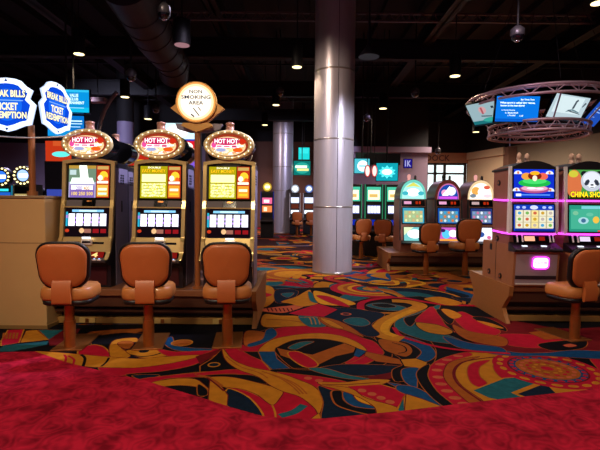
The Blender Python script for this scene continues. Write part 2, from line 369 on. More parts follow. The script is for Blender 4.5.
# bands above the medallion
S('M', (452, 318), (500, 320), (560, 330), (610, 330), (610, 356), (545, 357), (490, 350), (460, 335)); S('R', (500, 336), (540, 337), (570, 345), (540, 350), (505, 346))
S('K', (538, 346), (566, 342), (586, 342), (583, 350), (553, 352.5)); S('P', (563, 347), (570, 345.5), (577, 347.5), (569, 349)); S('O', (528, 334), (545, 332), (571, 340), (545, 341.5), k=1)
S('B', (484, 347), (514, 354), (545, 354.5), (573, 352), (610, 354), (610, 361), (545, 358), (514, 358), (484, 354))
S('R', (453, 318), (462, 313), (477, 320), (500, 332), (490, 338), (468, 333)); S('K', (472, 319), (486, 319), (503, 327), (506, 333), (488, 327)); S('G', (476, 322), (492, 325), (504, 330), (490, 328))
S('O', (453, 326), (470, 333), (504, 339), (504, 348), (472, 343), (457, 335))
S('T', (394, 326), (402, 318), (414, 315), (428, 310), (440, 306), (437, 315), (430, 330), (452, 338), (466, 346), (430, 343), (402, 334)); S('K', (404, 320), (416, 316), (426, 312), (418, 320), (410, 328))
S('R', (415, 322), (424, 313), (432, 308), (439, 316), (446, 327), (455, 334), (436, 327), (424, 326)); S('G', (416, 324), (428, 325), (440, 327), (453, 333), (446, 336.5), (428, 334), (418, 329), ol='K')
S('K', (436, 311), (446, 312), (454, 320), (450, 326), (442, 320)); S('G', (441, 311), (450, 311), (462, 317), (452, 320))
S('B', (444, 338), (472, 345), (500, 349), (504, 355), (465, 351), (450, 345)); L_('R', .05, (394, 329), (400, 337), (416, 343), (440, 349), (472, 353), (510, 355.5))
L_('G', .2, (402, 341), (384, 337), (381, 329), (390, 320), (408, 313), (420, 307), (408, 303), (392, 302)); L_('Y', .09, (396, 338), (385, 333), (387, 325), (400, 317), (414, 311))
L_('R', .1, (361, 312), (362, 304), (378, 300), (400, 299), (424, 303), (446, 306), (480, 307)); S('T', (366, 307), (380, 304), (400, 307), (408, 311), (388, 312)); S('K', (372, 306), (386, 305), (396, 308), (384, 309)); L_('G', .06, (362, 311), (376, 314), (396, 314), (408, 310))
S('G', (424, 300), (440, 298), (462, 304), (452, 307), (436, 304)); S('N', (452, 298), (474, 300), (480, 304), (462, 302)); S('T', (340, 298), (366, 290), (384, 293), (372, 298), (350, 303))
# top of the near field
S('N', (324, 310), (345, 309), (368, 312), (385, 316), (372, 326), (380, 336), (366, 338), (345, 326), (322, 319)); E('P', 346, 315.5, .07); E('N', 346, 315.5, .045); S('T', (343, 322), (352, 319), (364, 320), (370, 325), (362, 328), (350, 326))
S('G', (264, 316), (280, 317), (300, 318), (318, 326), (290, 328), (263, 328)); L_('O', .03, (266, 321), (290, 322), (312, 326)); S('T', (298, 318), (308, 315), (316, 314), (320, 323), (326, 328), (308, 328))
for d in (0, 4, 8): L_('G', .012, (300 + d, 319), (309 + d, 319), (312 + d, 326))
S('O', (318, 319), (334, 321), (350, 328), (364, 339), (345, 332), (328, 328)); S('G', (320, 320), (330, 322), (344, 330), (332, 328))
S('R', (288, 315), (318, 305), (338, 311), (324, 318.5), (300, 317), k=1, ol='N'); S('P', (264, 310), (306, 306), (286, 314), (264, 313)); 
for i in range(7): L_('M', .02, (267 + i * 4, 309.5), (269 + i * 4, 313))
S('G', (262, 287), (273, 289), (275, 300), (268, 307.5), (262, 306)); S('R', (262, 294), (272, 296), (262, 299)); S('N', (276, 291), (298, 292), (291, 302), (276, 304)); S('T', (281, 295), (294, 294), (288, 299))
S('G', (281, 303), (296, 298), (310, 291), (312, 302), (318, 305), (302, 308), (290, 305)); S('T', (308, 293), (313, 295), (318, 304), (310, 302)); S('Y', (314, 292), (334, 297), (356, 305), (338, 307), (318, 304)); S('R', (316, 297), (330, 298), (350, 308), (332, 305))
S('O', (246, 333), (264, 334), (266, 340), (254, 347), (244, 347)); S('B', (266, 332), (273, 330), (277, 337), (264, 345), (250, 349), (248, 346), (262, 341))
c1 = fl(372, 290)
for r, q in ((.68, 'R'), (.56, 'G'), (.47, 'O'), (.4, 'Y'), (.33, 'R'), (.25, 'T'), (.15, 'G')): fpoly(circ(c1.x, c1.y, r, 24, PI * .62, PI * 1.62) + [(c1.x, c1.y)], q)
struct(fm_.build('floor'))

# red rose carpet of the walkway, over the figured one
def rose_mat():
    m = bpy.data.materials.new('red_rose_carpet'); m.use_nodes = True; nt = m.node_tree; b = nt.nodes['Principled BSDF']
    b.inputs['Roughness'].default_value = .95; b.inputs['Specular IOR Level'].default_value = .1
    N = nt.nodes.new; tc = N('ShaderNodeTexCoord')
    nz = N('ShaderNodeTexNoise'); nz.inputs['Scale'].default_value = 5; nz.inputs['Detail'].default_value = 2
    mx = N('ShaderNodeMix'); mx.data_type = 'VECTOR'; mx.inputs['Factor'].default_value = .16
    nt.links.new(tc.outputs['Object'], nz.inputs['Vector']); nt.links.new(tc.outputs['Object'], mx.inputs['A']); nt.links.new(nz.outputs['Color'], mx.inputs['B'])
    vo = N('ShaderNodeTexVoronoi'); vo.inputs['Scale'].default_value = 6.5; nt.links.new(mx.outputs['Result'], vo.inputs['Vector'])
    mu = N('ShaderNodeMath'); mu.operation = 'MULTIPLY'; mu.inputs[1].default_value = 26; nt.links.new(vo.outputs['Distance'], mu.inputs[0])
    sn = N('ShaderNodeMath'); sn.operation = 'SINE'; nt.links.new(mu.outputs[0], sn.inputs[0])
    n2 = N('ShaderNodeTexNoise'); n2.inputs['Scale'].default_value = 7; n2.inputs['Detail'].default_value = 5; nt.links.new(tc.outputs['Object'], n2.inputs['Vector'])
    ma = N('ShaderNodeMath'); ma.operation = 'MULTIPLY_ADD'; ma.inputs[1].default_value = .075; nt.links.new(sn.outputs[0], ma.inputs[0]); nt.links.new(n2.outputs['Fac'], ma.inputs[2])
    cr = N('ShaderNodeValToRGB'); cr.color_ramp.elements[0].position = .28; cr.color_ramp.elements[0].color = lin('#7c0a20'); cr.color_ramp.elements[1].position = .68; cr.color_ramp.elements[1].color = lin('#c61d3c')
    nt.links.new(ma.outputs[0], cr.inputs[0]); nt.links.new(cr.outputs[0], b.inputs['Base Color'])
    return m
edge = [fl(*p) for p in ((-60, 356), (0, 354.5), (35, 353.5), (66, 364.5), (100, 373), (145, 383), (170, 391), (200, 400), (230, 410), (262, 419), (290, 422), (325, 421.5), (400, 414), (500, 402), (600, 391), (660, 386))]
pts = [(p.x, p.y) for p in edge]; pts = [(-9, pts[0][1] + .1)] + pts + [(9, pts[-1][1] + .2), (9, -4), (-9, -4)]
rc = MB(); rc.prism(pts, .0165, .021, rose_mat(), 'z'); rc.prism([(p[0], p[1]) for p in pts], .0162, .0165, CC['G'], 'z')
struct(rc.build('floor'))

# ================================================================== room shell
WPUR = mat('wall_paint_lilac', '#8a7a8e', .8, 0, noise=.06, scale=2)
WBEI = mat('wall_paint_beige', '#c4ae90', .8, 0, noise=.06, scale=2)
WTAU = mat('wall_paint_taupe', '#6e6254', .8, 0, noise=.08, scale=2)
WBRN = mat('wall_paint_brown', '#6b4a3c', .8, 0, noise=.08, scale=2)
HEADM = mat('header_terracotta', '#9c6a4c', .7)
def wall(name, p, q, h, m, t=.2, z0=0.):
    """p,q floor points (x,y); thickness goes to the far side"""
    P, Q = Vector(p), Vector(q); d = (Q - P).normalized(); n = Vector((-d.y, d.x)) * t
    b = MB(); b.prism([tuple(P), tuple(Q), tuple(Q + n), tuple(P + n)], z0, h, m, 'z'); o = struct(b.build(name))
    if h > 3:   # black painted bulkhead from the wall top up to the deck
        b = MB(); b.prism([tuple(P), tuple(Q), tuple(Q + n), tuple(P + n)], h + .005, 6.3, CEIL, 'z'); k = b.build('bulkhead'); k.parent = o
    return o
wall('wall_left_back', (-16, 19), (-4.2, 20), 3.85, WPUR)
wall('wall_back', (-4.2, 26), (4, 26), 4.9, WBRN)
wall('wall_back_side', (-4.2, 20), (-4.2, 26), 4.9, WBRN)
pA = at(345, 147, 18.2); pB = at(428, 150, 18.2)
wall('wall_back_right', (1.3, 18.2), (pB.x, 18.2), pB.z - .12, WPUR)
b = MB(); b.box(1.3, pB.x + .1, 18.05, 18.5, pB.z - .12, pB.z + .1, WPUR); struct(b.build('trim_1'))
wall('wall_alcove', (pB.x - .05, 18.4), (pB.x - .05, 26), 4.2, WPUR, .15)
# glazed entrance wall with its header
g0 = at(425, 162, 20); g1 = at(470, 185, 20)
wall('wall_entrance', (g0.x - .5, 20), (g1.x + .6, 20), 0.3, WTAU)
b = MB(); b.box(g0.x - .4, g1.x + .7, 19.9, 20.2, at(440, 163, 20).z, at(440, 153, 20).z, HEADM); b.box(g0.x - .6, g1.x + .9, 20.0, 20.2, at(440, 153, 20).z, 6.3, CEIL); hd = struct(b.build('wall_entrance_header'))
tb = MB(); Panel(tb, (at(426, 160.3, 19.88).x, 19.88, at(430, 161, 19.88).z), (at(450, 160, 19.88).x - at(426, 160, 19.88).x, 0, 0), (0, 0, .27)).text('DOCK', 0, 0, 1, 1, mat('sign_letter_brown', '#4a1812', .5), .02)
o = tb.build('wall_sign_lettering'); o.parent = hd
# window: frame + bright panes (daylight beyond)
wz0, wz1 = .3, at(440, 163, 20).z
wf = MB()
WF = mat('window_frame_dark', '#3a3436', .5)
xs = [at(p, 180, 20).x for p in (426.5, 435, 444.5, 465)]
for x in xs: wf.box(x - .05, x + .05, 19.98, 20.08, wz0, wz1, WF)
for z in (wz0, at(440, 173.5, 20).z, wz1 - .05): wf.box(xs[0], xs[-1], 19.98, 20.08, z - .04, z + .04, WF)
win = struct(wf.build('window_1'))
gm = MB(); gm.box(xs[0], xs[-1], 20.02, 20.04, wz0, wz1, mat('window_glass', '#dfe8ea', .05))
gl = _m['window_glass']; gl.node_tree.nodes['Principled BSDF'].inputs['Transmission Weight'].default_value = .95; gl.node_tree.nodes['Principled BSDF'].inputs['IOR'].default_value = 1.02
o = gm.build('window_pane'); o.parent = win
# daylit outdoors beyond the glazing: pale pavement and a bright facade
b = MB(); b.box(xs[0] - 3, xs[-1] + 6, 29, 29.3, -.2, 6.5, em('#e4f0ee', 2.4)); b.box(xs[1] + .3, xs[2] + .9, 28.6, 28.9, 1.6, 2.7, em('#9fb2b0', 1)); b.box(xs[0] - .8, xs[0] + 1.0, 26, 26.3, 2.95, 3.7, mat('canopy_dark', '#26222a', .6))
struct(b.build('exterior_daylight'))
# right hand walls
pC = at(467, 157, 20); pD = at(505, 147.5, 17.7); pE = at(600, 133, 14.1); dv = (pE - pD).normalized(); pF = pE + dv * 9
wall('wall_right_pale', (pC.x, 20), (pD.x, pD.y), pD.z - .28, WBEI)
b = MB(); q0 = Vector((pC.x, 20)); q1 = Vector((pD.x, pD.y)); dd = (q1 - q0).normalized(); nn = Vector((-dd.y, dd.x))
b.prism([tuple(q0 - nn * .08), tuple(q1 - nn * .08), tuple(q1 + nn * .2), tuple(q0 + nn * .2)], pD.z - .28, pD.z + .02, WBEI, 'z'); struct(b.build('trim_2'))
b = MB(); b.box(pD.x - .02, pD.x + .3, pD.y - .35, pD.y + .1, 0, pD.z, WBRN); struct(b.build('trim_3'))
wall('wall_right', (pD.x + .2, pD.y), (pF.x, pF.y), pD.z + .05, WTAU)
wall('wall_right_near', (pF.x, pF.y), (pF.x + .3, -4), 4.2, WTAU)
wall('wall_left', (-12, -4), (-16, 19), 4.2, WPUR)
# columns
def column(px, py, r, ringz, seam):
    c = fl(px, py); b = MB(); b.lathe([(r, 0), (r, 6.3)], (0, 0, 0), STEEL, 48)
    for a in seam: b.box(-.004, .004, -r - .004, -r + .01, 0, 6.3, DARK, Matrix.Rotation(a, 4, 'Z'))
    o = b.build('column', loc=(c.x, c.y + r, 0)); struct(o)
    rb = MB()
    for z in ringz: rb.lathe([(r + .002, -.028), (r + .006, -.026), (r + .006, .026), (r + .002, .028)], (0, 0, z), RING, 48)
    q = rb.build('column_band'); q.parent = o
    return c
c = column(333.5, 275, .40, [0.02], [.12]); 
c2 = column(282, 233.5, .47, [0.02], [-.1])
def rings(c, r, ys, col):
    pass
for (cx, cy, r, ys) in ((333.5, 275, .40, (207, 138, 67)), (282, 233.5, .47, (190.5, 166.5, 133))):
    cc = fl(cx, cy); rb = MB()
    for py in ys:
        z = at(cx, py, cc.y).z; rb.lathe([(r + .001, -.018), (r + .005, -.015), (r + .005, .015), (r + .001, .018)], (cc.x, cc.y + r, z), RING, 48)
    struct(rb.build('trim_column_band'))
# a third column far behind the left bank
cc = at(126, 190, 17); b = MB(); b.lathe([(.3, 0), (.3, 4.35)], (cc.x, 17, 0), mat('column_paint_lavender', '#8a80a0', .6), 32); b.lathe([(.299, 4.36), (.299, 6.3)], (cc.x, 17, 0), CEIL, 32); struct(b.build('column'))
# ceiling: black deck, purlins running away from the lens, cross beams, open-web joists
b = MB(); b.box(-17, 17, -4, 30, 6.3, 6.5, CEIL)
x = -16
while x < 17: b.box(x, x + .12, -4, 30, 6.12, 6.3, CEIL); x += .9
struct(b.build('ceiling'))
for i, (x, z) in enumerate(((-5.2, 5.2), (-1.9, 5.5), (3.1, 5.35), (6.4, 5.2))):
    b = MB(); b.box(x - .13, x + .13, -4, 29, z + .33, z + .37, CEILB); b.box(x - .02, x + .02, -4, 29, z, z + .35, CEILB); b.box(x - .13, x + .13, -4, 29, z, z + .04, CEILB); struct(b.build('ceiling_beam'))
for y, z in ((11.5, 5.0), (15.5, 5.0), (20, 5.0)):
    b = MB(); b.box(-16, 16, y - .1, y + .1, z, z + .04, CEILB); b.box(-16, 16, y - .02, y + .02, z, z + .5, CEILB); b.box(-16, 16, y - .1, y + .1, z + .46, z + .5, CEILB); struct(b.build('ceiling_beam'))
def joist(y, z, x0, x1, h, m, dd=.4):
    b = MB(); b.box(x0, x1, y - .03, y + .03, z, z + .035, m); b.box(x0, x1, y - .03, y + .03, z + h, z + h + .035, m)
    x = x0; k = 0
    while x < x1: b.cyl((x, y, z + .02 + (h if k % 2 else 0)), (x + dd, y, z + .02 + (0 if k % 2 else h)), .012, m, n=6); x += dd; k += 1
    return struct(b.build('ceiling_joist'))
TRS = mat('cable_tray_steel', '#5a4c50', .5, .4)
joist(10.0, 5.35, -3.5, 15, .16, TRS, .12)
joist(7.2, 5.5, -14, 14, .5, CEILB); joist(13.5, 5.45, -14, 14, .45, CEILB); joist(18, 5.4, -14, 14, .45, CEILB)
# round spiral duct with its elbow
b = MB(); p0 = at(136, 2, 7.6); p1 = at(155, 38, 8.8); p2 = at(174, 64, 10.2); p3 = at(174, 75, 10.6)
path = [p0 + (p0 - p1) * .5, p0, p1, p2, p3]; b.tube(path, [.42, .40, .38, .34, .33], DUCT, 28)
for q in (p0, p1, p2): b.cyl(q, (q.x, q.y, 6.118), .012, CEILB, n=6)
for t in (.25, .62, .9):
    q = p1.lerp(p2, t); d = (p2 - p1).normalized() * .02; b.cyl(q - d, q + d, .395 - .04 * t, DUCT, n=28)
for t in (.1, .45, .8):
    q = p0.lerp(p1, t); d = (p1 - p0).normalized() * .02; b.cyl(q - d, q + d, .41 - .02 * t, DUCT, n=28)
tag(b.build('air_duct'), 'fat dark spiral air duct bending down beneath the black ceiling', 'air duct')
b = MB(); p0 = at(220, 60, 9.6); b.cyl((-9, 9.9, 4.55), (2, 9.9, 4.55), .03, CEILB); tag(b.build('conduit_pipe'), 'thin dark pipe running crosswise under the black ceiling', 'pipe')
# downlights
LENS = em('#ffe9a8', 3.0)
def downlight(label, px, py, z=4.1, r=.11, h=.42, lit=True):
    t = (z - CAMH) / ray(px, py).z; p = ray(px, py) * t; 
    e = thing('downlight', label, 'ceiling light', (p.x, p.y, z), 0, 'cylinder downlights hanging from the ceiling')
    b = MB(); b.lathe([(r, .0), (r, h), (r * .9, h + .01)], (0, 0, 0), CEILB, 20); b.lathe([(.012, h), (.012, 6.28 - z)], (0, 0, 0), CEILB, 8); b.build('housing', e)
    b = MB(); b.lathe([(r * .86, -.006), (r * .86, -.001)], (0, 0, 0), LENS if lit else em('#b08088', .8), 20); b.build('lens', e)
    return p
DL = [('cylinder downlight high above the left sign, upright dark can', 79, 54, .105), ('large unlit cylinder downlight beside the air duct', 182, 45, .15), ('cylinder downlight just left of the big column', 297, 67, .11),
      ('small downlight just above the top of the far column', 276, 105, .11), ('tiny downlight at the left edge of the far column top', 265, 125, .11), ('small downlight just right of the big column', 383, 108.5, .12), ('bright round downlight left of the ring of screens', 455, 76, .12),
      ('small downlight between the blue screen and the round no smoking sign', 125, 97, .12), ('tiny downlight right above the middle oval slot topper', 148, 119, .13), ('tiny downlight just left of the lower ring truss', 476, 132, .13), ('downlight in the top right corner of the picture', 598, 3, .1),
      ('tiny far downlight above the dock header', 451, 149, .14)]
LP = [downlight(l, x, y, 4.1 if i != 1 else 4.15, r, lit=(i != 1)) for i, (l, x, y, r) in enumerate(DL)]
# dome cameras
def dome(label, px, py, Y, r=.085, top=6.2):
    p = at(px, py, Y); e = thing('dome_camera', label, 'security camera', tuple(p), 0, 'dome cameras on ceiling poles')
    b = MB(); b.lathe([(.02, .14), (.02, 6.11 - p.z)], (0, 0, 0), CEILB, 8); b.lathe([(r * .5, .15), (r * 1.05, .1), (r * 1.1, .02), (r, .0)], (0, 0, 0), GREYM, 20); b.build('mount', e)
    b = MB(); b.lathe([(r, 0), (r * .93, -.035), (r * .7, -.065), (r * .35, -.08), (.002, -.084)], (0, 0, 0), GLASS, 20); b.build('dome_cover', e)
    b = MB(); b.lathe([(r * .42, -.078), (r * .45, -.085), (r * .3, -.088), (r * .28, -.08)], (0, 0, 0), mat('camera_chrome', '#e6e6f0', .15, .9), 16); b.build('lens_ring', e)
for a in (('dome camera on a pole above the air duct, top of the picture', 164, 14, 6.6, .085), ('dome camera between the air duct and the left sign', 131, 77, 8.6, .09), ('dome camera above the far column', 280, 93, 12.5, .1),
          ('dome camera between big column and ring of screens', 415, 94, 11.5, .1), ('large dome camera on a pole above the ring of screens', 517.5, 36, 7.2, .1), ('tiny dome camera right of the big column under the small downlight', 367, 119, 15, .11),
          ('tiny dome camera above the middle oval topper', 156, 110, 13, .1), ('tiny dome camera above the entrance windows', 438, 152, 17, .1)): dome(*a)
b = MB(); p = at(369, 57, 8.9); b.lathe([(.2, 0), (.205, .02), (.06, .2), (.03, .28), (.012, 1.2)], tuple(p), mat('speaker_cone', '#2c2a36', .3, .3), 24); tag(b.build('pendant_speaker'), 'bell shaped pendant speaker at the right edge of the big column', 'speaker')
# pale curved pipe above the left bank, pale duct end
b = MB(); P = [at(x, y, 12.5) for x, y in ((117, 92), (111, 99), (105, 109), (101, 120), (98.5, 132), (97, 150))]; P.append(Vector((P[-1].x, P[-1].y, 0.01))); b.tube(P, .055, mat('pale_pipe', '#8f8896', .4), 10)
tag(b.build('curved_pole'), 'pale curved pole arching up behind the left oval topper', 'pole')
b = MB(); p = at(97, 100, 12.9); b.box(p.x - .28, p.x + .25, 12.8, 13.1, p.z - .06, p.z + .06, mat('duct_pink', '#8a6a6c', .6)); b.cyl((p.x, 12.95, p.z + .06), (p.x, 12.95, 6.2), .015, CEILB, n=6); tag(b.build('hanging_bar'), 'short pinkish bar hanging beside the blue screens', 'bar')

# ================================================================== chairs
def rrect(w, h, r, n=6, top=None):
    """rounded rectangle outline centred on 0; top = corner radius of the upper corners"""
    rt = top or r; o = []
    for cx, cy, a, q in ((w / 2 - r, -h / 2 + r, -PI / 2, r), (w / 2 - rt, h / 2 - rt, 0, rt), (-w / 2 + rt, h / 2 - rt, PI / 2, rt), (-w / 2 + r, -h / 2 + r, PI, r)):
        for i in range(n + 1): t = a + PI / 2 * i / n; o.append((cx + q * math.cos(t), cy + q * math.sin(t)))
    return o
def pad(mb, out, f, levels, m):
    """levels: (scale, depth); f maps (u, v, depth) to a point"""
    mb.loft([[f(u * s, v * s, d) for u, v in out] for s, d in levels], m)
def make_chair(label):
    e = thing('slot_chair', label, 'chair', (0, 0, 0))
    # back: outline is narrower at the bottom
    bo = [(u * (1 + .05 * v / .2) * (1.0 if v > 0 else 1 - .10 * (v / .2) ** 2), v) for u, v in rrect(.465, .435, .12, 7, .14)]
    f = lambda u, v, d: (u, -.09 - d - (v + .2) * .14 + u * u * .55, .815 + v)
    b = MB(); pad(b, bo, f, [(.05, -.012), (.6, -.012), (.9, -.01), (1, -.002), (1.0, .03), (.97, .04), (.9, .034), (.05, .034)], BLACK); b.build('back_shell', e)
    b = MB(); pad(b, bo, f, [(.05, .034), (.86, .034), (.915, .044), (.905, .054), (.78, .064), (.4, .068), (.02, .07)], VINYL); b.build('back_cover', e)
    b = MB(); pad(b, bo, f, [(.05, -.01), (.93, -.01), (.94, -.02), (.88, -.032), (.7, -.04), (.3, -.045), (.02, -.045)], VINYL); b.build('backrest', e)
    # vinyl strap over the bracket
    b = MB(); pr = [(-.15, .70), (-.175, .66), (-.19, .56), (-.185, .475), (-.165, .46), (-.15, .475), (-.15, .60), (-.12, .70)]
    b.prism(pr, -.082, .082, VINYL, 'x', True); b.build('bracket_cover', e, .012)
    # seat
    so = rrect(.465, .39, .11, 7, .1)
    g = lambda u, v, d: (u, .055 + v, .545 + d)
    b = MB(); pad(b, so, g, [(.05, -.055), (.95, -.055), (1, -.035), (1.01, .0), (.98, .045), (.9, .065), (.5, .07), (.02, .07)], VINYLD); b.build('seat', e)
    b = MB(); pad(b, so, g, [(.05, -.105), (.86, -.105), (.93, -.095), (.95, -.056), (.05, -.056)], BLACK); b.build('seat_pan', e)
    b = MB(); b.lathe([(.052, .0), (.052, .26)], (0, 0, .02), BRASS, 24); b.lathe([(.044, .26), (.044, .43)], (0, 0, .02), BRASS, 24); b.build('pedestal', e)
    b = MB(); b.box(-.14, .14, -.1, .42, .012, .028, BRASS); b.build('foot_plate', e, .006)
    return e
chair0 = make_chair('x')
def pxchair(px, py, rz, label, group, sc=None, first=[True], z=0.0):
    p = fl(px, py)
    if first[0]:
        first[0] = False; c = chair0; c.location = (p.x, p.y + .02, z); c.rotation_euler = (0, 0, rz); c['label'] = label; c['group'] = group
    else: c = dup(chair0, label, (p.x, p.y + .02, z), rz, group, sc)
    return c
GL_ = 'tan stools along the left slot bank'
pxchair(69, 350, .1, 'tan vinyl stool next to the beige partition, facing the left oval-topped slot', GL_)
pxchair(148, 349, .14, 'tan vinyl stool at the middle oval-topped slot, left of the brown sign pole', GL_)
pxchair(227, 347.5, .1, 'tan vinyl stool at the oval-topped slot nearest the big column', GL_)
GR = 'tan stools along the right hand banks'
pxchair(575.5, 341, .28, 'big tan stool with its back to the frame edge, before the pink lit slot', GR, .95)
pxchair(426, 275.5, .3, 'tan stool turned aside between first and second dome-topped slots', GR, 1.02)
pxchair(465, 276.5, .12, 'reddish tan stool at the dome-topped slot beside the lit pink strip cabinet', GR, 1.1)
# second right-hand stools further along

# ================================================================== left bank of three back-to-back pairs
BT = .435
ENDW = mat('end_panel_wood', '#94602f', .5, 0, noise=.2, scale=6, stretch=(1, 6, 12))
def bench(name, label, x0, x1, yf, depth, h, ends, brass=True):
    e = thing(name, label, 'slot base', ((x0 + x1) / 2, yf, 0)); w = (x1 - x0) / 2
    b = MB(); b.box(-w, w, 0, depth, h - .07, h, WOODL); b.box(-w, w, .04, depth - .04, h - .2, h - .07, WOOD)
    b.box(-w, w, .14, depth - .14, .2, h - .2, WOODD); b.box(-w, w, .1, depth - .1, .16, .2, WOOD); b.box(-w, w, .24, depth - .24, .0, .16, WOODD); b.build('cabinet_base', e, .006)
    if brass:
        b = MB(); b.box(-w, w, .15, .239, .02, .09, mat('kick_brass', '#c79a55', .4, .3)); b.build('kick_strip', e)
    for s in ends:
        d = depth; pr = [(-.04, h), (d + .04, h), (d + .04, h - .05), (d - .1, h - .2), (d - .14, .16), (d, .0), (0, 0), (.08, .1), (.14, .18), (.06, h - .2), (-.02, h - .12)]
        x = s * w; b = MB(); b.prism(pr, min(x, x + s * .05), max(x, x + s * .05), ENDW); b.build('end_panel', e, .008)
    return e
LY = 4.88
xr = at(253, 300, 5.0).x
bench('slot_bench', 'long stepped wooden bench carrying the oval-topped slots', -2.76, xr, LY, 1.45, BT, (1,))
lb = kids(COL.objects['slot_bench'])[0].parent
for px in (88, 163, 221): b = MB(); lx = at(px, 324, 5.03).x - lb.location.x; b.box(lx - .09, lx + .09, .13, .15, .03, .085, mat('strip_glint_brass', '#e8c878', .35, .2)); b.box(lx - .02, lx + .02, .125, .13, .035, .08, BRASS); b.build('strip_glint', lb)  # brightly lit bits of the kick strip, put in as pale plates
def hot_topper(parent, lit=True):
    # oval drum with gilt rim, bulbs, picture face and lamp on top
    cz = 1.618; rx, rz = .29, .162
    ov = lambda k, n=40: [(k * rx * math.cos(2 * PI * i / n), cz + k * rz * math.sin(2 * PI * i / n)) for i in range(n)]
    b = MB(); b.prism(ov(1), .1, .3, GLOSS, 'y', True); o = b.build('topper', parent)
    b = MB(); n = 40
    r0, r1 = ov(1.0), ov(.78); rings = []
    for k, y in ((1.02, .1), (1.03, .065), (.97, .05), (.88, .046), (.80, .06), (.77, .09)): rings.append([(u, y, v) for u, v in ov(k)])
    b.loft(rings, mat('rim_gilt', '#f0dca0', .35, .2), True, False); b.build('topper_rim', o)
    b = MB(); P = Panel(b, (-.29, .075, cz - .162), (.58, 0, 0), (0, 0, .324), .0012)
    P.ell(.5, .5, .385, .385, em('#a83a20', 1)); P.ell(.48, .46, .36, .33, em('#ffd9a0', 1.1)); P.ell(.47, .45, .33, .29, emgrad('hot_art', ['#ffe2b8', '#fff2e0', '#ffc070', '#ffffff', '#f4a070', '#fff0a0'], 9, 1.2, (1, 1, 1.4)))
    P.rect(.2, .40, .7, .5, em('#fff6fa', 1.7)); P.ell(.34, .33, .1, .06, em('#a8b0e0', 1.1)); P.ell(.56, .32, .07, .05, em('#ffe890', 1.4)); P.ell(.68, .33, .1, .08, em('#f06018', 1.2)); P.ell(.2, .5, .05, .1, em('#f050a0', 1.1)); P.ell(.77, .62, .07, .1, em('#d83018', 1))
    P.ell(.45, .62, .27, .13, em('#d82868', 1.0)); P.text('HOT HOT', .2, .54, .7, .72, em('#b01060', .9), .05); P.text('HOT HOT', .215, .55, .685, .71, em('#fff4f8', 1.9), .02); P.rect(.26, .42, .36, .48, em('#f080a8', 1.1)); P.rect(.4, .42, .52, .47, em('#e87898', 1.1)); P.rect(.56, .41, .66, .48, em('#d84070', 1.1))
    b.build('topper_glass', o)
    bulb = None
    for i in range(20):
        a = 2 * PI * (i + .5) / 20; u, v = .895 * rx * math.cos(a), cz + .895 * rz * math.sin(a)
        if bulb is None:
            b = MB(); b.lathe([(.002, -.008), (.006, -.005), (.0075, 0), (.006, .005), (.002, .008)], (0, 0, 0), em('#fff6d8', 2.2), 8); bulb = b.build('light_bulb', o, loc=(u, .043, v)); 
        else:
            q = bulb.copy(); COL.objects.link(q); q.location = (u, .043, v)
    b = MB(); b.lathe([(.055, 1.765), (.055, 1.80), (.047, 1.80), (.047, 1.855), (.052, 1.857), (.05, 1.875), (.01, 1.885)], (0, .15, 0), mat('lamp_pink', '#c9937c', .25, .2), 18); b.build('candle_lamp', parent)
    b = MB(); b.box(-.1, .1, .12, .34, 1.38, 1.45, BLACK); b.build('topper_neck', parent)
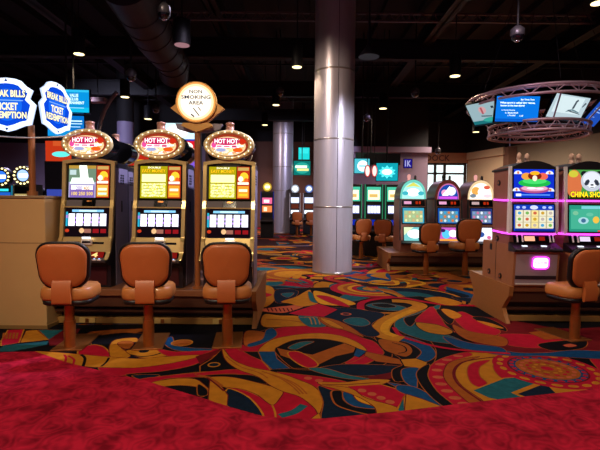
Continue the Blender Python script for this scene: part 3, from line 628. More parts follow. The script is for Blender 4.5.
def make_hot(label, art):
    e = thing('slot_machine', label, 'slot machine', (0, 0, BT)); W = .285
    pr = [(.02, 0), (.02, .25), (-.05, .26), (-.1, .3), (-.1, .335), (-.02, .40), (.0, .52), (.035, .56), (.075, .90), (.1, .98), (.13, 1.40), (.17, 1.42), (.52, 1.42), (.56, 1.38), (.56, 0)]
    b = MB(); b.prism(pr, -W, W, DARK); b.build('body', e, .006)
    for s in (-1, 1):       # grey side skins with vents
        x = s * W; b = MB(); b.prism([(.16, .0), (.16, 1.36), (.52, 1.36), (.52, 0)], min(x, x + s * .006), max(x, x + s * .006), SIDE)
        for k in range(2):
            for j in range(4): b.box(min(x, x + s * .009), max(x, x + s * .009), .3 + k * .06, .34 + k * .06, 1.18 + j * .03, 1.2 + j * .03, BLACK)
        b.box(min(x, x + s * .012), max(x, x + s * .012), .32, .34, .85, .98, BLACK); b.build('side_panel', e)
    fr = [(-.115, .33), (-.035, .405), (-.015, .53), (.02, .57), (.058, .90), (.082, .985), (.112, 1.405), (.15, 1.435), (.19, 1.435), (.19, 1.40), (.155, 1.40), (.14, 1.39), (.12, .985), (.095, .90), (.06, .56), (.03, .52), (.0, .42), (-.08, .33)]
    for s in (-1, 1): b = MB(); x = s * (W - .02); b.prism([(y - .012, z) for y, z in fr], min(x, x + s * .042), max(x, x + s * .042), GOLD); b.build('chrome_side_rail', e, .008)
    b = MB(); n = 12; top = [((-W - .02) + (2 * W + .04) * i / n, 1.43 + .03 * math.sin(PI * i / n)) for i in range(n + 1)]
    b.prism(top + [(u, v - .04) for u, v in reversed(top)], .095, .18, GOLD, 'y', True)
    b.build('top_rail', e, .005)
    b = MB(); b.box(-W + .02, W - .02, .05, .1, .90, .915, GOLD); b.build('cross_rail', e)
    # top glass
    b = MB(); P = Panel(b, (-.25, .095, .99), (.5, 0, 0), (0, .033, .40), .0008)
    P.rect(0, 0, 1, 1, em('#1a1408', .6))
    if art == 0:
        P.rect(.02, .06, .66, .97, em('#b8b0d8', 1)); P.rect(.02, .5, .66, .97, em('#7c9a80', .9)); P.rect(.02, .88, .66, .97, em('#caa040', .9)); P.poly([(.26, .97), (.44, .97), (.5, .5), (.3, .5)], em('#f4fff0', 1.8)); P.poly([(.05, .45), (.63, .45), (.58, .62), (.1, .62)], em('#e8fff0', 1.5))
        P.rect(.05, .06, .63, .4, em('#8a6ac0', 1)); P.rect(.08, .28, .6, .4, em('#fdf8ff', 1.4)); P.text('200', .2, .27, .34, .38, em('#7a50b0', 1)); P.text('400', .38, .27, .52, .38, em('#e0a020', 1)); P.text('100 250 500', .1, .12, .6, .22, em('#ffd850', 1.3)); P.rect(.05, .7, .2, .84, em('#d0e8e8', 1))
    else:
        P.rect(.02, .06, .66, .97, em('#b8ac10', 1)); P.text('DOUBLE', .2, .905, .5, .955, em('#fffbe0', 1.6)); P.text('EASY MONEY', .06, .78, .62, .89, em('#b03c08', .9), .05); P.text('EASY MONEY', .065, .79, .615, .885, em('#ffcf20', 1.3))
        P.rect(.06, .52, .62, .74, em('#fdf8a8', 1.6)); P.rect(.06, .1, .62, .48, emgrad('pay_table', ['#f4f090', '#fffcc0', '#e8e040', '#fffbd0', '#c8c828'], 30, 1.3))
        for k in range(4): P.rect(.1, .16 + k * .08, .28 + .04 * (k % 2), .18 + k * .08, em('#b8b838', 1)); P.rect(.4, .16 + k * .08, .57, .18 + k * .08, em('#b8b838', 1))
    P.rect(.68, .06, .98, .97, em('#c83818', 1)); P.rect(.70, .86, .96, .95, em('#d8b060', 1)); P.ell(.85, .68, .1, .13, em('#ffc030', 1.4)); P.ell(.77, .62, .06, .08, em('#fff0d8', 1.4)); P.ell(.9, .58, .05, .07, em('#f06828', 1.2)); P.rect(.70, .46, .96, .53, em('#fff3e0', 1.4)); P.rect(.70, .09, .96, .42, em('#e8b848' if art == 0 else '#f0a030', 1.2)); P.rect(.73, .26, .93, .33, em('#fffad0', 1.4)); P.rect(.73, .14, .93, .2, em('#d8ffe8' if art == 0 else '#ffd030', 1.2))
    b.build('top_glass', e)
    b = MB(); P = Panel(b, (-.25, .062, .90), (.5, 0, 0), (0, .026, .085), .0015); P.rect(0, .0, .36, 1, mat('speaker_grille', '#5a5256', .6, .3)); P.rect(.68, 0, 1, 1, mat('speaker_grille', '#5a5256', .6)); P.rect(.38, -.05, .66, 1.02, GLOSS); P.ell(.52, .85, .07, .1, BRASS); b.build('speaker_panel', e)
    # reel glass
    b = MB(); P = Panel(b, (-.25, .034, .575), (.5, 0, 0), (0, .035, .32), .0008)
    P.rect(0, 0, 1, 1, em('#140a10', 1)); P.rect(.14, .86, .88, .94, em('#8ad0ff', 1.2)); P.rect(.3, .87, .72, .93, em('#c8f0ff', 1.3)); P.rect(.03, .36, .97, .8, em('#1c1040', 1)); P.rect(.0, .36, .045, .86, em('#28b8d8', 1)); P.rect(.0, .64, .045, .75, em('#b890f0', 1))
    for k in range(5):
        x = .065 + k * .187; P.rect(x, .37, x + .148, .8, em('#f6f4ff', 1.7)); P.rect(x + .03, .41, x + .11, .5, em('#d8d0f0', 1.5)); P.rect(x + .03, .66, x + .11, .75, em('#e4dcf8', 1.5))
        if k < 4:
            for v in (.5, .64): P.ell(x + .168, v, .022, .035, em('#b880ff', 1.4), 10)
    P.ell(.4, .2, .06, .09, em('#ffc890', 1), 16); P.ell(.06, .2, .05, .06, em('#d84020', .9), 12)
    for x in ((.46, .62), (.66, .8), (.84, .97)): P.rect(x[0], .12, x[1], .26, em('#a01820' if x[0] > .6 else '#b07060', .9))
    b.build('reel_glass', e)
    # gilt belly with bill slot, pay panels, button deck
    b = MB(); P = Panel(b, (-.26, -.03, .40), (.52, 0, 0), (0, .04, .17), .0012); P.rect(0, 0, 1, 1, GOLD); P.rect(.08, .55, .38, .7, GLOSS); P.rect(.66, .55, .92, .68, GLOSS); b.build('gold_panel', e)
    b = MB(); b.box(-.03, .09, -.04, .02, .49, .545, CHROME); b.box(-.02, .08, -.044, -.03, .555, .575, em('#f4f4ff', 2)); b.box(-.02, .08, -.043, -.03, .505, .53, GLOSS); b.build('bill_acceptor', e, .004)
    b = MB(); P = Panel(b, (-.25, -.085, .34), (.5, 0, 0), (0, .05, .07), .0012); P.rect(0, 0, 1, 1, GLOSS); P.rect(.02, .1, .48, .95, em('#e8c060', 1)); P.rect(.05, .1, .25, .5, em('#fff6e0', 1.3)); P.rect(.54, .1, .98, .95, em('#801410', 1)); P.text('4', .7, .15, .85, .85, em('#ffd080', 1.4)); P.ell(.42, .6, .06, .2, em('#a02818', 1)); b.build('pay_panel', e)
    b = MB(); b.prism([(-.13, .30), (-.14, .33), (-.1, .345), (-.07, .335), (-.07, .30)], -W, W, GREYM); b.build('button_deck', e, .004)
    b = MB(); b.box(-.006, .006, 0, .012, 0, .014, em('#b0c8ff', 1.6)); b.box(-.022, .022, -.006, .012, -.01, .004, CHROME)
    for k in range(9): 
        if k == 0: bt = b.build('button', e, loc=(-.22, -.138, .335))
        else: q = bt.copy(); COL.objects.link(q); q.location = (-.22 + .055 * k, -.138, .335)
    b = MB(); b.box(-.24, .24, .008, .022, .03, .23, mat('belly_door_red', '#3a1014', .4)); b.build('belly_door', e, .004)
    hot_topper(e)
    return e
hl = ['slot machine with bulb-ringed oval topper beside the beige partition, pale violet upper glass', 'slot machine with bulb-ringed oval topper, middle of three facing us, yellow EASY MONEY glass', 'slot machine with bulb-ringed oval topper, right of the brown pole, yellow EASY MONEY glass']
GS = 'oval-topped slots facing the walkway'
mxs = [at(86, 230, 5.0).x, at(158.3, 230, 5.0).x, at(228, 230, 5.0).x]
MSC = (.955, 1, .99)
m0 = make_hot(hl[0], 0); m0.location = (mxs[0], 4.98, BT); m0['group'] = GS
m1 = make_hot(hl[1], 1); m1.location = (mxs[1], 4.98, BT); m1['group'] = GS
m2 = dup(m1, hl[2], (mxs[2], 4.98, BT), 0, GS, MSC)
m0.scale = m1.scale = MSC
rear_y = 4.88 + 1.45 - .1
for i, l in enumerate(('slot machine seen from behind, its black oval back right of the leftmost topper', 'slot machine seen from behind, black oval back between middle topper and brown pole', 'slot machine seen from behind, back to back with the yellow slot nearest the big column')):
    dup(m1, l, (mxs[i] + (-.1, -.12, -.14)[i], rear_y, BT), PI, 'slots standing back to back behind the oval-topped row')
# brown pole with the round sign
POLE = mat('bronze_pole', '#a8683a', .35, .3)
pp = at(197.5, 200, 5.02)
e = thing('no_smoking_sign', 'round lit NON SMOKING AREA sign on a gilt diamond bracket and brown pole', 'sign', (pp.x, 5.02, BT))
b = MB(); b.cyl((0, 0, 0), (0, 0, at(197, 128, 5.02).z - BT), .032, POLE, n=16); b.cyl((0, 0, 0), (0, 0, .02), .06, POLE); b.build('pole', e)
sc_ = at(196.5, 102.5, 4.97); cz = sc_.z - BT; cx = sc_.x - pp.x
GILT = mat('sign_gilt', '#c08a38', .4, .2)
b = MB(); b.prism([(cx - .29, cz - .06), (cx, cz + .16), (cx + .30, cz - .06), (cx + .02, cz - .285)], -.04, .02, GILT, 'y'); b.prism([(cx - .15, cz - .22), (cx + .15, cz - .22), (cx + .17, cz - .25), (cx, cz - .32), (cx - .17, cz - .25)], -.05, .03, GILT, 'y'); b.build('bracket', e, .006)
b = MB(); b.prism([(cx - .26, cz - .21), (cx + .27, cz - .21), (cx + .24, cz - .27), (cx + .1, cz - .31), (cx - .1, cz - .31), (cx - .24, cz - .27)], .05, .1, mat('sign_tray_grey', '#7d7688', .4), 'y'); b.build('back_plate', e, .01)
b = MB(); n = 40; b.prism([(cx + .222 * math.cos(2 * PI * i / n), cz + .222 * math.sin(2 * PI * i / n)) for i in range(n)], -.075, -.02, GILT, 'y', True)
P = Panel(b, (cx - .21, -.0755, cz - .21), (.42, 0, 0), (0, 0, .42), .001); P.ell(.5, .5, .5, .5, em('#f8a050', 1.3), 40); P.ell(.5, .5, .46, .46, em('#ffd9a8', 1.5), 40); P.ell(.5, .5, .40, .40, em('#fff0d8', 1.6), 40)
tk = em('#20264a', .8); P.text('NON', .33, .72, .66, .81, tk, .02); P.text('SMOKING', .12, .575, .88, .67, tk, .02); P.text('AREA', .31, .43, .69, .525, tk, .02)
P.poly([(.42, .34), (.445, .35), (.6, .15), (.575, .14)], tk); P.poly([(.55, .36), (.57, .37), (.64, .28), (.62, .27)], tk); P.poly([(.37, .17), (.39, .2), (.47, .13), (.45, .1)], tk); b.build('sign_face', e)
# ================================================================== beige partition with the two lit signs
pL = fl(47, 330); b = MB(); zt = at(25, 195.5, pL.y).z
e = thing('partition_counter', 'tall beige laminate counter back at the left edge of the picture', 'counter', (0, 0, 0))
b = MB(); b.box(-5.2, pL.x, pL.y, pL.y + .5, .0, zt - .03, TAN); b.build('panel', e, .01)
b = MB(); zm = at(25, 243, pL.y).z; b.box(-5.2, pL.x + .002, pL.y - .002, pL.y, zm - .003, zm + .003, mat('seam_brown', '#6e5230', .7)); b.build('seam', e)
b = MB(); b.box(-5.2, pL.x + .01, pL.y - .012, pL.y + .51, zt - .03, zt, mat('counter_cap', '#8b7250', .5)); b.build('cap', e, .005)
b = MB(); b.box(-5.2, pL.x + .012, pL.y - .012, pL.y + .5, .0, .05, mat('counter_base', '#8a6a3c', .5)); b.build('plinth', e)
ps = at(32.5, 190, pL.y + .2)
e = thing('redemption_sign', 'lit blue BREAK BILLS TICKET REDEMPTION sign pair on a brown pole above the beige counter', 'sign', (ps.x, pL.y + .2, zt))
b = MB(); b.cyl((0, 0, 0), (0, 0, at(32, 122, pL.y).z - zt), .034, POLE, n=16); b.cyl((0, 0, 0), (0, 0, .05), .055, POLE); 
arc = [(math.sin(a) * .62, -.05, at(32, 132, pL.y).z - zt + .05 - .09 * math.cos(a)) for a in [k * .16 for k in range(-7, 8)]]; b.tube(arc, .008, CHROME, 6); b.build('pole', e)
half = [(0, 1), (.3, .97), (.5, .9), (.66, .72), (.9, .56), (.78, .25), (1, .02), (.83, -.72), (.6, -.77), (.25, -.93), (0, -1)]
outl = half + [(-x, y) for x, y in reversed(half[1:-1])]
def sign_panel(c, U, hw, hh, e, name='sign_panel'):
    """c centre, U unit direction across"""
    U = Vector(U).normalized(); V = Vector((0, 0, 1)); Nn = U.cross(V).normalized(); b = MB(); n = len(outl)
    def ringp(k, d): return [Vector(c) + U * (x * hw * k) + V * (y * hh * k) + Nn * d for x, y in outl]
    b.loft([ringp(1, .02), ringp(1, .04)], em('#c4d8ff', 1.2), False)
    P = Panel(b, Vector(c) - U * hw - V * hh + Nn * .041, U * 2 * hw, V * 2 * hh, .001)
    o2 = lambda k: [(.5 + x * k / 2, .5 + y * k / 2) for x, y in reversed(outl)]
    P.poly(o2(1.0), em('#dceaff', 1.8)); P.poly(o2(.80), em('#0a4ae0', 1.05)); P.ell(.5, .5, .26, .3, em('#1668f0', 1.1), 24)
    t = em('#fff2c0', 1.4); sh = em('#123a90', .8)
    P.text('BREAK BILLS', .185, .635, .835, .785, sh, .06); P.text('BREAK BILLS', .2, .645, .82, .775, t, .035); P.rect(.26, .575, .78, .59, em('#8ab8ff', 1.2))
    P.text('TICKET', .31, .40, .69, .54, t, .035); P.text('REDEMPTION', .145, .235, .855, .385, sh, .06); P.text('REDEMPTION', .16, .245, .84, .375, t, .035)
    P.poly([(.5, .99), (.47, .93), (.53, .93)], sh); P.poly([(.5, .01), (.53, .07), (.47, .07)], sh)
    return b.build(name, e)
def loc(px, py, Y): return at(px, py, Y) - Vector((ps.x, pL.y + .2, zt))
Yp = pL.y + .1
sign_panel(loc(8.8, 105.5, Yp), (1, .12, 0), .295, .285, e)
sign_panel(loc(53.5, 108.5, Yp + .28), (.1, .99, 0), .285, .29, e)

# ================================================================== hanging blue screens left
def screen(name, label, cat, c, U, w, h, art, tilt=0, tail=True, group=None):
    U = Vector(U).normalized(); 
    V = Vector((0, 0, 1)); Nn = U.cross(V).normalized(); V = (V * math.cos(tilt) + Nn * math.sin(tilt)) if tilt else V; Nn = U.cross(V)
    e = thing(name, label, cat, tuple(c), 0, group); b = MB()
    O = -U * w / 2 - V * h / 2
    def bx(k, d0, d1, m):
        vs = [U * (sx * (w / 2 + k)) + V * (sy * (h / 2 + k)) + Nn * d for d in (d0, d1) for sx, sy in ((-1, -1), (1, -1), (1, 1), (-1, 1))]
        b.add(vs, [(0, 3, 2, 1), (4, 5, 6, 7), (0, 1, 5, 4), (1, 2, 6, 5), (2, 3, 7, 6), (3, 0, 4, 7)], m)
    bx(.018, -.06, .0, GLOSS); b.build('casing', e)
    b = MB(); P = Panel(b, O + Nn * .001, U * w, V * h, .0012); art(P); b.build('display', e)
    if tail: b = MB(); b.cyl((0, .04, h / 2), (0, .04, 6.1 - c[2]), .02, CEILB, n=8); b.build('hanger', e)
    return e
def art_cyan(P):
    P.rect(0, 0, 1, 1, em('#0a9ae8', 1)); P.rect(0, .9, 1, 1, em('#30c0f0', 1.1)); P.rect(0, 0, 1, .22, em('#10c4f4', 1)); t = em('#d8fff4', 1.3)
    P.text('VALUE', .42, .68, .68, .82, t, .04); P.text('CLUB', .42, .52, .68, .65, t, .04); P.text('TOURNAMENT', .22, .36, .86, .49, t, .04); P.rect(.3, .18, .85, .21, em('#b0f4ff', 1))
def art_cyan2(P):
    P.rect(0, 0, 1, 1, em('#0878d8', 1)); P.rect(0, 0, 1, .3, em('#1098e8', 1)); t = em('#d8fff4', 1.2); P.rect(.5, .6, .95, .64, t); P.rect(.45, .72, .95, .78, t); P.rect(.3, .45, .9, .48, t); P.rect(.1, .4, .4, .55, em('#40d0ff', 1))
c_ = at(72.5, 101, 8.6); screen('hanging_monitor', 'cyan monitor hung high behind the redemption signs', 'monitor', c_, (1, .1, 0), .6, .42, art_cyan)
c_ = at(66, 126, 8.9); screen('hanging_monitor', 'lower blue monitor half hidden behind the left oval topper', 'monitor', c_, (1, .1, 0), .68, .40, art_cyan2)

# ================================================================== right bank: strip-lit podium slots
def candle_pair(e, x, y, z, h=.1):
    for s in (-1, 1):
        b = MB(); b.lathe([(.032, 0), (.032, .02), (.026, .022), (.026, h * .5), (.03, h * .52), (.028, h), (.008, h + .02)], (x + s * .062, y + (s + 1) * .03, z), mat('lamp_peach', '#dcb8a4', .2, .15), 14); b.build('candle_lamp', e)
RH = .47
def make_pod(label, art):
    e = thing('video_slot', label, 'slot machine', (0, 0, RH)); W = .275; PW = .26
    b = MB(); b.prism([(.0, 0), (-.03, .40), (.02, .47), (.84, .47), (.84, 0)], -PW, PW, mat('podium_box_brown', '#9a6440', .5, .05, noise=.15, scale=9)); b.build('pedestal_box', e, .006)
    b = MB(); b.prism([(.12, .47), (.10, .60), (.14, 1.38), (.58, 1.38), (.58, .47)], -W + .02, W - .02, MAUVE); b.build('body', e, .006)
    # bolt covers & slots on the exposed side
    for (y, z, x) in ((.3, .07, -PW), (.62, .08, -PW), (.42, .52, -W + .02), (.42, 1.2, -W + .02)):
        b = MB(); b.cyl((x - .012, y, z), (x + .01, y, z), .034, BLACK, n=16); b.cyl((x - .014, y, z), (x, y, z), .016, BRASS, n=12); b.build('lock', e)
    b = MB(); b.box(-PW - .004, -PW + .002, .56, .62, .36, .44, BLACK); b.box(-PW - .003, -PW + .002, .44, .445, 0, .47, BLACK); b.build('vent', e)
    # arched black crown
    n = 14; b = MB(); arc = [(-W + .0 + (2 * W) * i / n, 1.36 + .085 * math.sin(PI * i / n)) for i in range(n + 1)]
    b.prism([(-W, 1.34)] + arc + [(W, 1.34)], .1, .6, BLACK, 'y', True); b.build('crown', e, .004)
    for s in (-1, 1):
        x = s * (W - .022); b = MB(); pr = [(.065, .60), (.055, .66), (.10, 1.38), (.13, 1.38), (.13, .60)]; b.prism(pr, min(x, x + s * .03), max(x, x + s * .03), CHROME); b.build('chrome_rail', e, .004)
    # upper and lower screens
    b = MB(); P = Panel(b, (-.245, .085, 1.0), (.49, 0, 0), (0, .02, .36), .001); P.rect(0, 0, 1, 1, GLOSS); P = Panel(b, (-.232, .082, 1.015), (.464, 0, 0), (0, .018, .33), .001)
    if art == 0:
        P.rect(0, 0, 1, 1, em('#1030c8', 1.1)); P.rect(0, .85, 1, 1, em('#1038e0', 1.1))
        for u, v in ((.1, .88), (.88, .88), (.06, .28), (.9, .28)): P.ell(u, v - .05, .1, .12, em('#dfe8ff', 1.3), 16, 0, PI); P.ell(u, v, .03, .05, em('#f08848', 1), 10)
        P.ell(.5, .3, .38, .14, em('#b85088', 1)); P.ell(.5, .33, .33, .1, em('#f0a8c8', 1.1)); P.ell(.5, .52, .4, .15, em('#20b848', 1.1)); P.ell(.5, .58, .3, .1, em('#48e070', 1.1)); P.ell(.3, .75, .13, .12, em('#f0a040', 1.1)); P.ell(.7, .75, .13, .12, em('#f06850', 1.1)); P.ell(.5, .76, .17, .14, em('#8a2410', .9)); P.ell(.5, .68, .06, .1, em('#f8e8d0', 1.2)); P.ell(.5, .86, .12, .07, em('#ffb020', 1.2))
        P.ell(.42, .33, .12, .04, em('#ffe8f8', 1.3)); P.ell(.62, .32, .1, .035, em('#ffe0f4', 1.3)); P.rect(.12, .08, .88, .12, em('#60a0ff', 1)); P.rect(.03, .05, .16, .14, em('#f0f4ff', 1.3))
    else:
        P.rect(0, 0, 1, 1, em('#4aa048', 1)); P.ell(.12, .5, .2, .5, em('#e07848', 1)); P.ell(.92, .5, .2, .5, em('#b088c8', 1)); P.ell(.1, .85, .12, .12, em('#d8d040', 1)); P.ell(.88, .85, .12, .14, em('#f0c860', 1))
        # a plain panda face
        for u in (.36, .74): P.ell(u, .86, .08, .1, em('#202428', .8))
        P.ell(.55, .6, .27, .36, em('#cdd4e2', 1.0)); P.ell(.55, .66, .22, .26, em('#e6eaf4', 1.1)); dk = em('#343a4a', .9); P.poly([(.36, .5), (.4, .44), (.46, .48), (.5, .6), (.46, .67), (.4, .62)], dk); P.poly([(.74, .5), (.7, .44), (.64, .48), (.6, .6), (.64, .67), (.7, .62)], dk); P.ell(.55, .44, .09, .09, em('#f0f4fa', 1.1)); P.ell(.55, .47, .04, .03, dk); P.ell(.55, .38, .05, .012, dk)
        P.rect(0, 0, 1, .08, em('#302008', .8)); P.text('CHINA SHORES', .0, .02, 1.0, .25, em('#5a2808', .9), .06); P.text('CHINA SHORES', .01, .035, .99, .235, em('#ffe020', 1.4), .03)
    b.build('upper_screen', e)
    b = MB(); P = Panel(b, (-.245, .06, .62), (.49, 0, 0), (0, .02, .33), .001); P.rect(0, 0, 1, 1, GLOSS); P = Panel(b, (-.232, .057, .63), (.464, 0, 0), (0, .018, .305), .001)
    if art == 0:
        P.rect(0, 0, 1, 1, em('#1440c0', 1)); P.rect(.03, .1, .97, .8, em('#c8b890', 1)); P.ell(.5, .9, .1, .08, em('#d0d8f8', 1.2), 14)
        for u in (.1, .25, .75, .9): P.ell(u, .9, .05, .05, em('#b8c8ff', 1.1), 10)
        for i in range(5):
            for j in range(3): P.rect(.05 + i * .185, .12 + j * .23, .21 + i * .185, .33 + j * .23, em('#e8e4c8' if i != 2 else '#f0dc90', 1.15)); P.ell(.13 + i * .185, .225 + j * .23, .045, .06, em(('#d86848', '#50a8d8', '#d8a830', '#78b858', '#c8b8b0')[(i * 2 + j * 3) % 5], 1), 10)
        P.rect(0, 0, 1, .07, em('#0a2890', 1))
    else:
        P.rect(0, 0, 1, 1, em('#2a9a80', 1)); P.rect(.04, .1, .96, .85, em('#48b898', 1)); P.rect(.3, .86, .8, .97, em('#80d8e0', 1)); P.ell(.35, .42, .13, .13, em('#a8d8e0', 1.1)); P.ell(.35, .42, .06, .08, em('#4878a0', .9)); P.ell(.66, .45, .08, .13, em('#f0c048', 1.1)); P.ell(.15, .7, .07, .08, em('#80c8a0', 1)); P.rect(.7, 0, .95, .06, em('#e05048', 1)); P.ell(.5, .65, .09, .07, em('#68c8a8', 1))
    b.build('lower_screen', e)
    # magenta light strips that wrap the front corners
    MG = em('#ff50ff', 2.2)
    for z in (.985, .60):
        b = MB(); pth = [(-W - .005, .5, z + .01), (-W - .01, .22, z), (-W - .005, .1, z), (-W + .04, .045, z), (0, .03, z), (W - .04, .045, z), (W + .005, .1, z), (W + .01, .5, z + .01)]; b.tube(pth, .0105, MG, 8); b.build('light_strip', e)
    # bill panel
    b = MB(); P = Panel(b, (-.24, .035, .50), (.48, 0, 0), (0, .03, .09), .001); P.rect(0, 0, 1, 1, GLOSS); P.rect(.27, .2, .52, .8, em('#f8b088' if art == 0 else '#d8c8e0', 1.3)); P.rect(.62, .25, .76, .75, em('#9a2010', .9)); 
    for u in (.08, .2, .86, .94): P.rect(u, .05, u + .04, .95, CHROME)
    b.build('bill_panel', e)
    b = MB(); b.prism([(-.07, .40), (-.08, .425), (-.06, .44), (.1, .50), (.1, .40)], -PW - .01, PW + .01, DARK); 
    b.box(-.16, -.10, -.02, .02, .458, .47, em('#e8f0ff', 1.6)); b.box(.06, .12, -.02, .02, .458, .47, em('#e8f0ff', 1.6)); b.build('button_deck', e, .005)
    b = MB(); b.box(-.012, .012, -.008, .008, 0, .008, GREYM)
    for k in range(7):
        if k == 0: bt = b.build('button', e, loc=(-.2, -.045, .445))
        else: q = bt.copy(); COL.objects.link(q); q.location = (-.2 + .066 * k, -.045, .445)
    b = MB(); P = Panel(b, (-.235, -.004, .02), (.47, 0, 0), (0, -.026, .35), .002); P.rect(0, 0, 1, 1, mat('belly_grey', '#a2929c', .35, .2)); P.rect(.02, .0, .98, .05, CHROME); P.rect(0, .18, 1, .3, mat('belly_dark', '#3c3038', .3, .5)); b.build('belly_door', e)
    b = MB(); P = Panel(b, (-.06, -.036, .20), (.20, 0, 0), (0, -.01, .15), .001); k = rrect(1, 1, .25, 4); P.poly([(u + .5, v + .5) for u, v in k], em('#ff40f0', 2)); P.poly([(u * .84 + .5, v * .78 + .5) for u, v in k], em('#ffd8ff', 2.2)); P.text('PODIUM', .16, .4, .84, .62, em('#ff80f0', 1.6), .02); b.build('lit_badge', e)
    candle_pair(e, .03, .4, 1.44, .11)
    return e
RX = [2.70, 3.34]
RYF = 5.13
p0_ = make_pod('magenta strip-lit slot with a green and pink dish on blue screen, nearest the aisle', 0); p0_.location = (RX[0], RYF, RH)
p1_ = make_pod('magenta strip-lit slot with panda screen at the right edge of the picture', 1); p1_.location = (RX[1], RYF, RH)
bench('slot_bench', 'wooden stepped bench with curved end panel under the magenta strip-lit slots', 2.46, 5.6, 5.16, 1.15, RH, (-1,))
# ================================================================== dome-topped trio
DARCH = mat('dome_brown', '#5a3a2a', .4, .1)
DH = .40
def make_dome(label, art):
    e = thing('video_slot', label, 'slot machine', (0, 0, DH)); W = .27; n = 16
    sk = [(.02, 0), (-.06, .16), (-.06, .2), (.04, .6), (.1, .95), (.12, 1.1), (.9, 1.1), (.9, 0)]
    b = MB(); b.prism(sk, -W, W, MAUVE); b.build('body', e, .006)
    b = MB(); arc = [(W * math.cos(PI * i / n), 1.1 + (.42) * math.sin(PI * i / n) ** .8 if 0 < i < n else 1.1) for i in range(n + 1)]
    b.prism(arc, .14, .88, DARCH, 'y', True); b.build('barrel_top', e)
    b = MB(); P = Panel(b, (-W, .135, 1.1), (2 * W, 0, 0), (0, 0, .42), .002); A = lambda k: [(.5 + .5 * k * math.cos(PI * i / n), .02 + .96 * k * math.sin(PI * i / n) ** .8 if 0 < i < n else .02) for i in range(n + 1)]
    if art == 0: P.poly(A(1), em('#70d0c0', 1.1)); P.poly(A(.85), em('#a8e8e0', 1.3)); P.ell(.5, .35, .25, .2, em('#f4fff8', 1.7)); P.poly([(.2, .6), (.5, .85), (.8, .6), (.5, .66)], em('#d8d860', 1.2)); P.ell(.2, .3, .12, .1, em('#40b8c8', 1.1)); P.ell(.8, .3, .12, .1, em('#40b8c8', 1.1))
    if art == 1: P.poly(A(1), mat('dome_frame_red', '#8a4038', .4)); P.poly(A(.82), em('#d070a8', 1)); P.poly(A(.76), em('#1848a8', 1.1)); P.ell(.62, .42, .17, .22, em('#e8ecff', 1.3)); P.ell(.35, .35, .12, .15, em('#e8a0c8', 1.2)); P.poly([(.25, .2), (.55, .68), (.62, .5), (.5, .2)], em('#ffffff', 1.5)); P.rect(.15, .03, .85, .16, em('#c850d8', 1.3))
    if art == 2: P.poly(A(1), em('#f0d0a0', 1.1)); P.poly(A(.86), em('#fff0d8', 1.6)); P.ell(.3, .45, .16, .2, em('#e8a850', 1.2)); P.ell(.6, .4, .22, .22, em('#ffffff', 1.8)); P.ell(.72, .62, .12, .1, em('#e06048', 1.1)); P.ell(.2, .2, .12, .1, em('#8090a0', 1)); P.ell(.75, .2, .16, .1, em('#f8c8d0', 1.4))
    b.build('topper_glass', e)
    b = MB(); P = Panel(b, (-.24, .09, .96), (.48, 0, 0), (0, .03, .13), .002); P.rect(0, 0, 1, 1, GLOSS); P.rect(.1, .3, .42, .75, em('#f0a8d0' if art != 2 else '#c8a8a8', 1)); P.rect(.6, .3, .7, .75, em('#c03010', .9)); P.rect(.74, .3, .82, .75, em('#c03010', .9)); b.build('card_panel', e)
    b = MB(); P = Panel(b, (-.24, .035, .58), (.48, 0, 0), (0, .055, .36), .002); P.rect(0, 0, 1, 1, GLOSS); P.rect(.04, .06, .96, .94, em(('#40a8c8', '#1850a8', '#283878')[art], 1)); P.rect(.1, .12, .9, .78, em(('#b8c890', '#6898a8', '#7890a8')[art], 1))
    cs = [('#e8f0b0', '#a8d0a0', '#d8b080'), ('#e07838', '#d0e8f0', '#38a0d8'), ('#e8f0ff', '#7898d0', '#d070a0')][art]
    for i in range(5):
        for j in range(3): P.ell(.18 + i * .16, .22 + j * .23, .055, .08, em(cs[(i + j * 2) % 3], 1.1), 10)
    b.build('screen', e)
    b = MB(); P = Panel(b, (-.22, -.058, .23), (.44, 0, 0), (0, .075, .3), .002); P.rect(0, 0, 1, 1, GLOSS)
    if art == 0: P.rect(.04, .04, .96, .96, em('#78c8c8', 1.2)); P.ell(.55, .5, .35, .3, em('#f0fff8', 1.9)); P.poly([(.04, .96), (.5, .96), (.04, .4)], em('#e0f0c0', 1.2))
    if art == 1: P.rect(.04, .04, .96, .96, em('#d060c8', 1.1)); P.ell(.35, .5, .2, .3, em('#58c8f0', 1.2)); P.ell(.68, .55, .2, .25, em('#fff8f0', 1.6)); P.rect(.04, .04, .96, .18, em('#f0a040', 1.2)); P.ell(.2, .75, .12, .12, em('#40206a', .8))
    if art == 2: P.rect(.04, .04, .96, .96, em('#e8e8f8', 1.5)); P.ell(.4, .5, .2, .2, em('#3858a8', 1)); P.ell(.8, .3, .1, .12, em('#e070a0', 1.1))
    b.build('lower_glass', e)
    b = MB(); b.prism([(-.13, .17), (-.14, .2), (-.05, .245), (-.0, .245), (-.0, .17)], -W, W, DARK); b.build('button_deck', e, .004)
    for s in (-1, 1): x = s * (W - .015); b = MB(); b.prism([(-.03, .24), (.028, .6), (.095, 1.1), (.13, 1.1), (.1, .6), (.04, .24)], min(x, x + s * .03), max(x, x + s * .03), BLACK); b.build('side_rail', e)
    b = MB(); b.lathe([(.03, 0), (.03, .05), (.036, .05), (.036, .11), (.01, .13)], (-.06, .3, 1.505), em('#f0a8a0', 1.0) if art != 1 else BLACK, 12); b.build('candle_lamp', e)
    b = MB(); b.lathe([(.026, 0), (.026, .09), (.008, .11)], (.07, .3, 1.505), BLACK, 12); b.build('candle_lamp', e)
    return e
dl = ['dome-topped slot with pale turquoise arch and turned stool before it', 'dome-topped slot with blue and white picture in a reddish arch', 'dome-topped slot with glowing cream arch beside the big strip-lit cabinet']
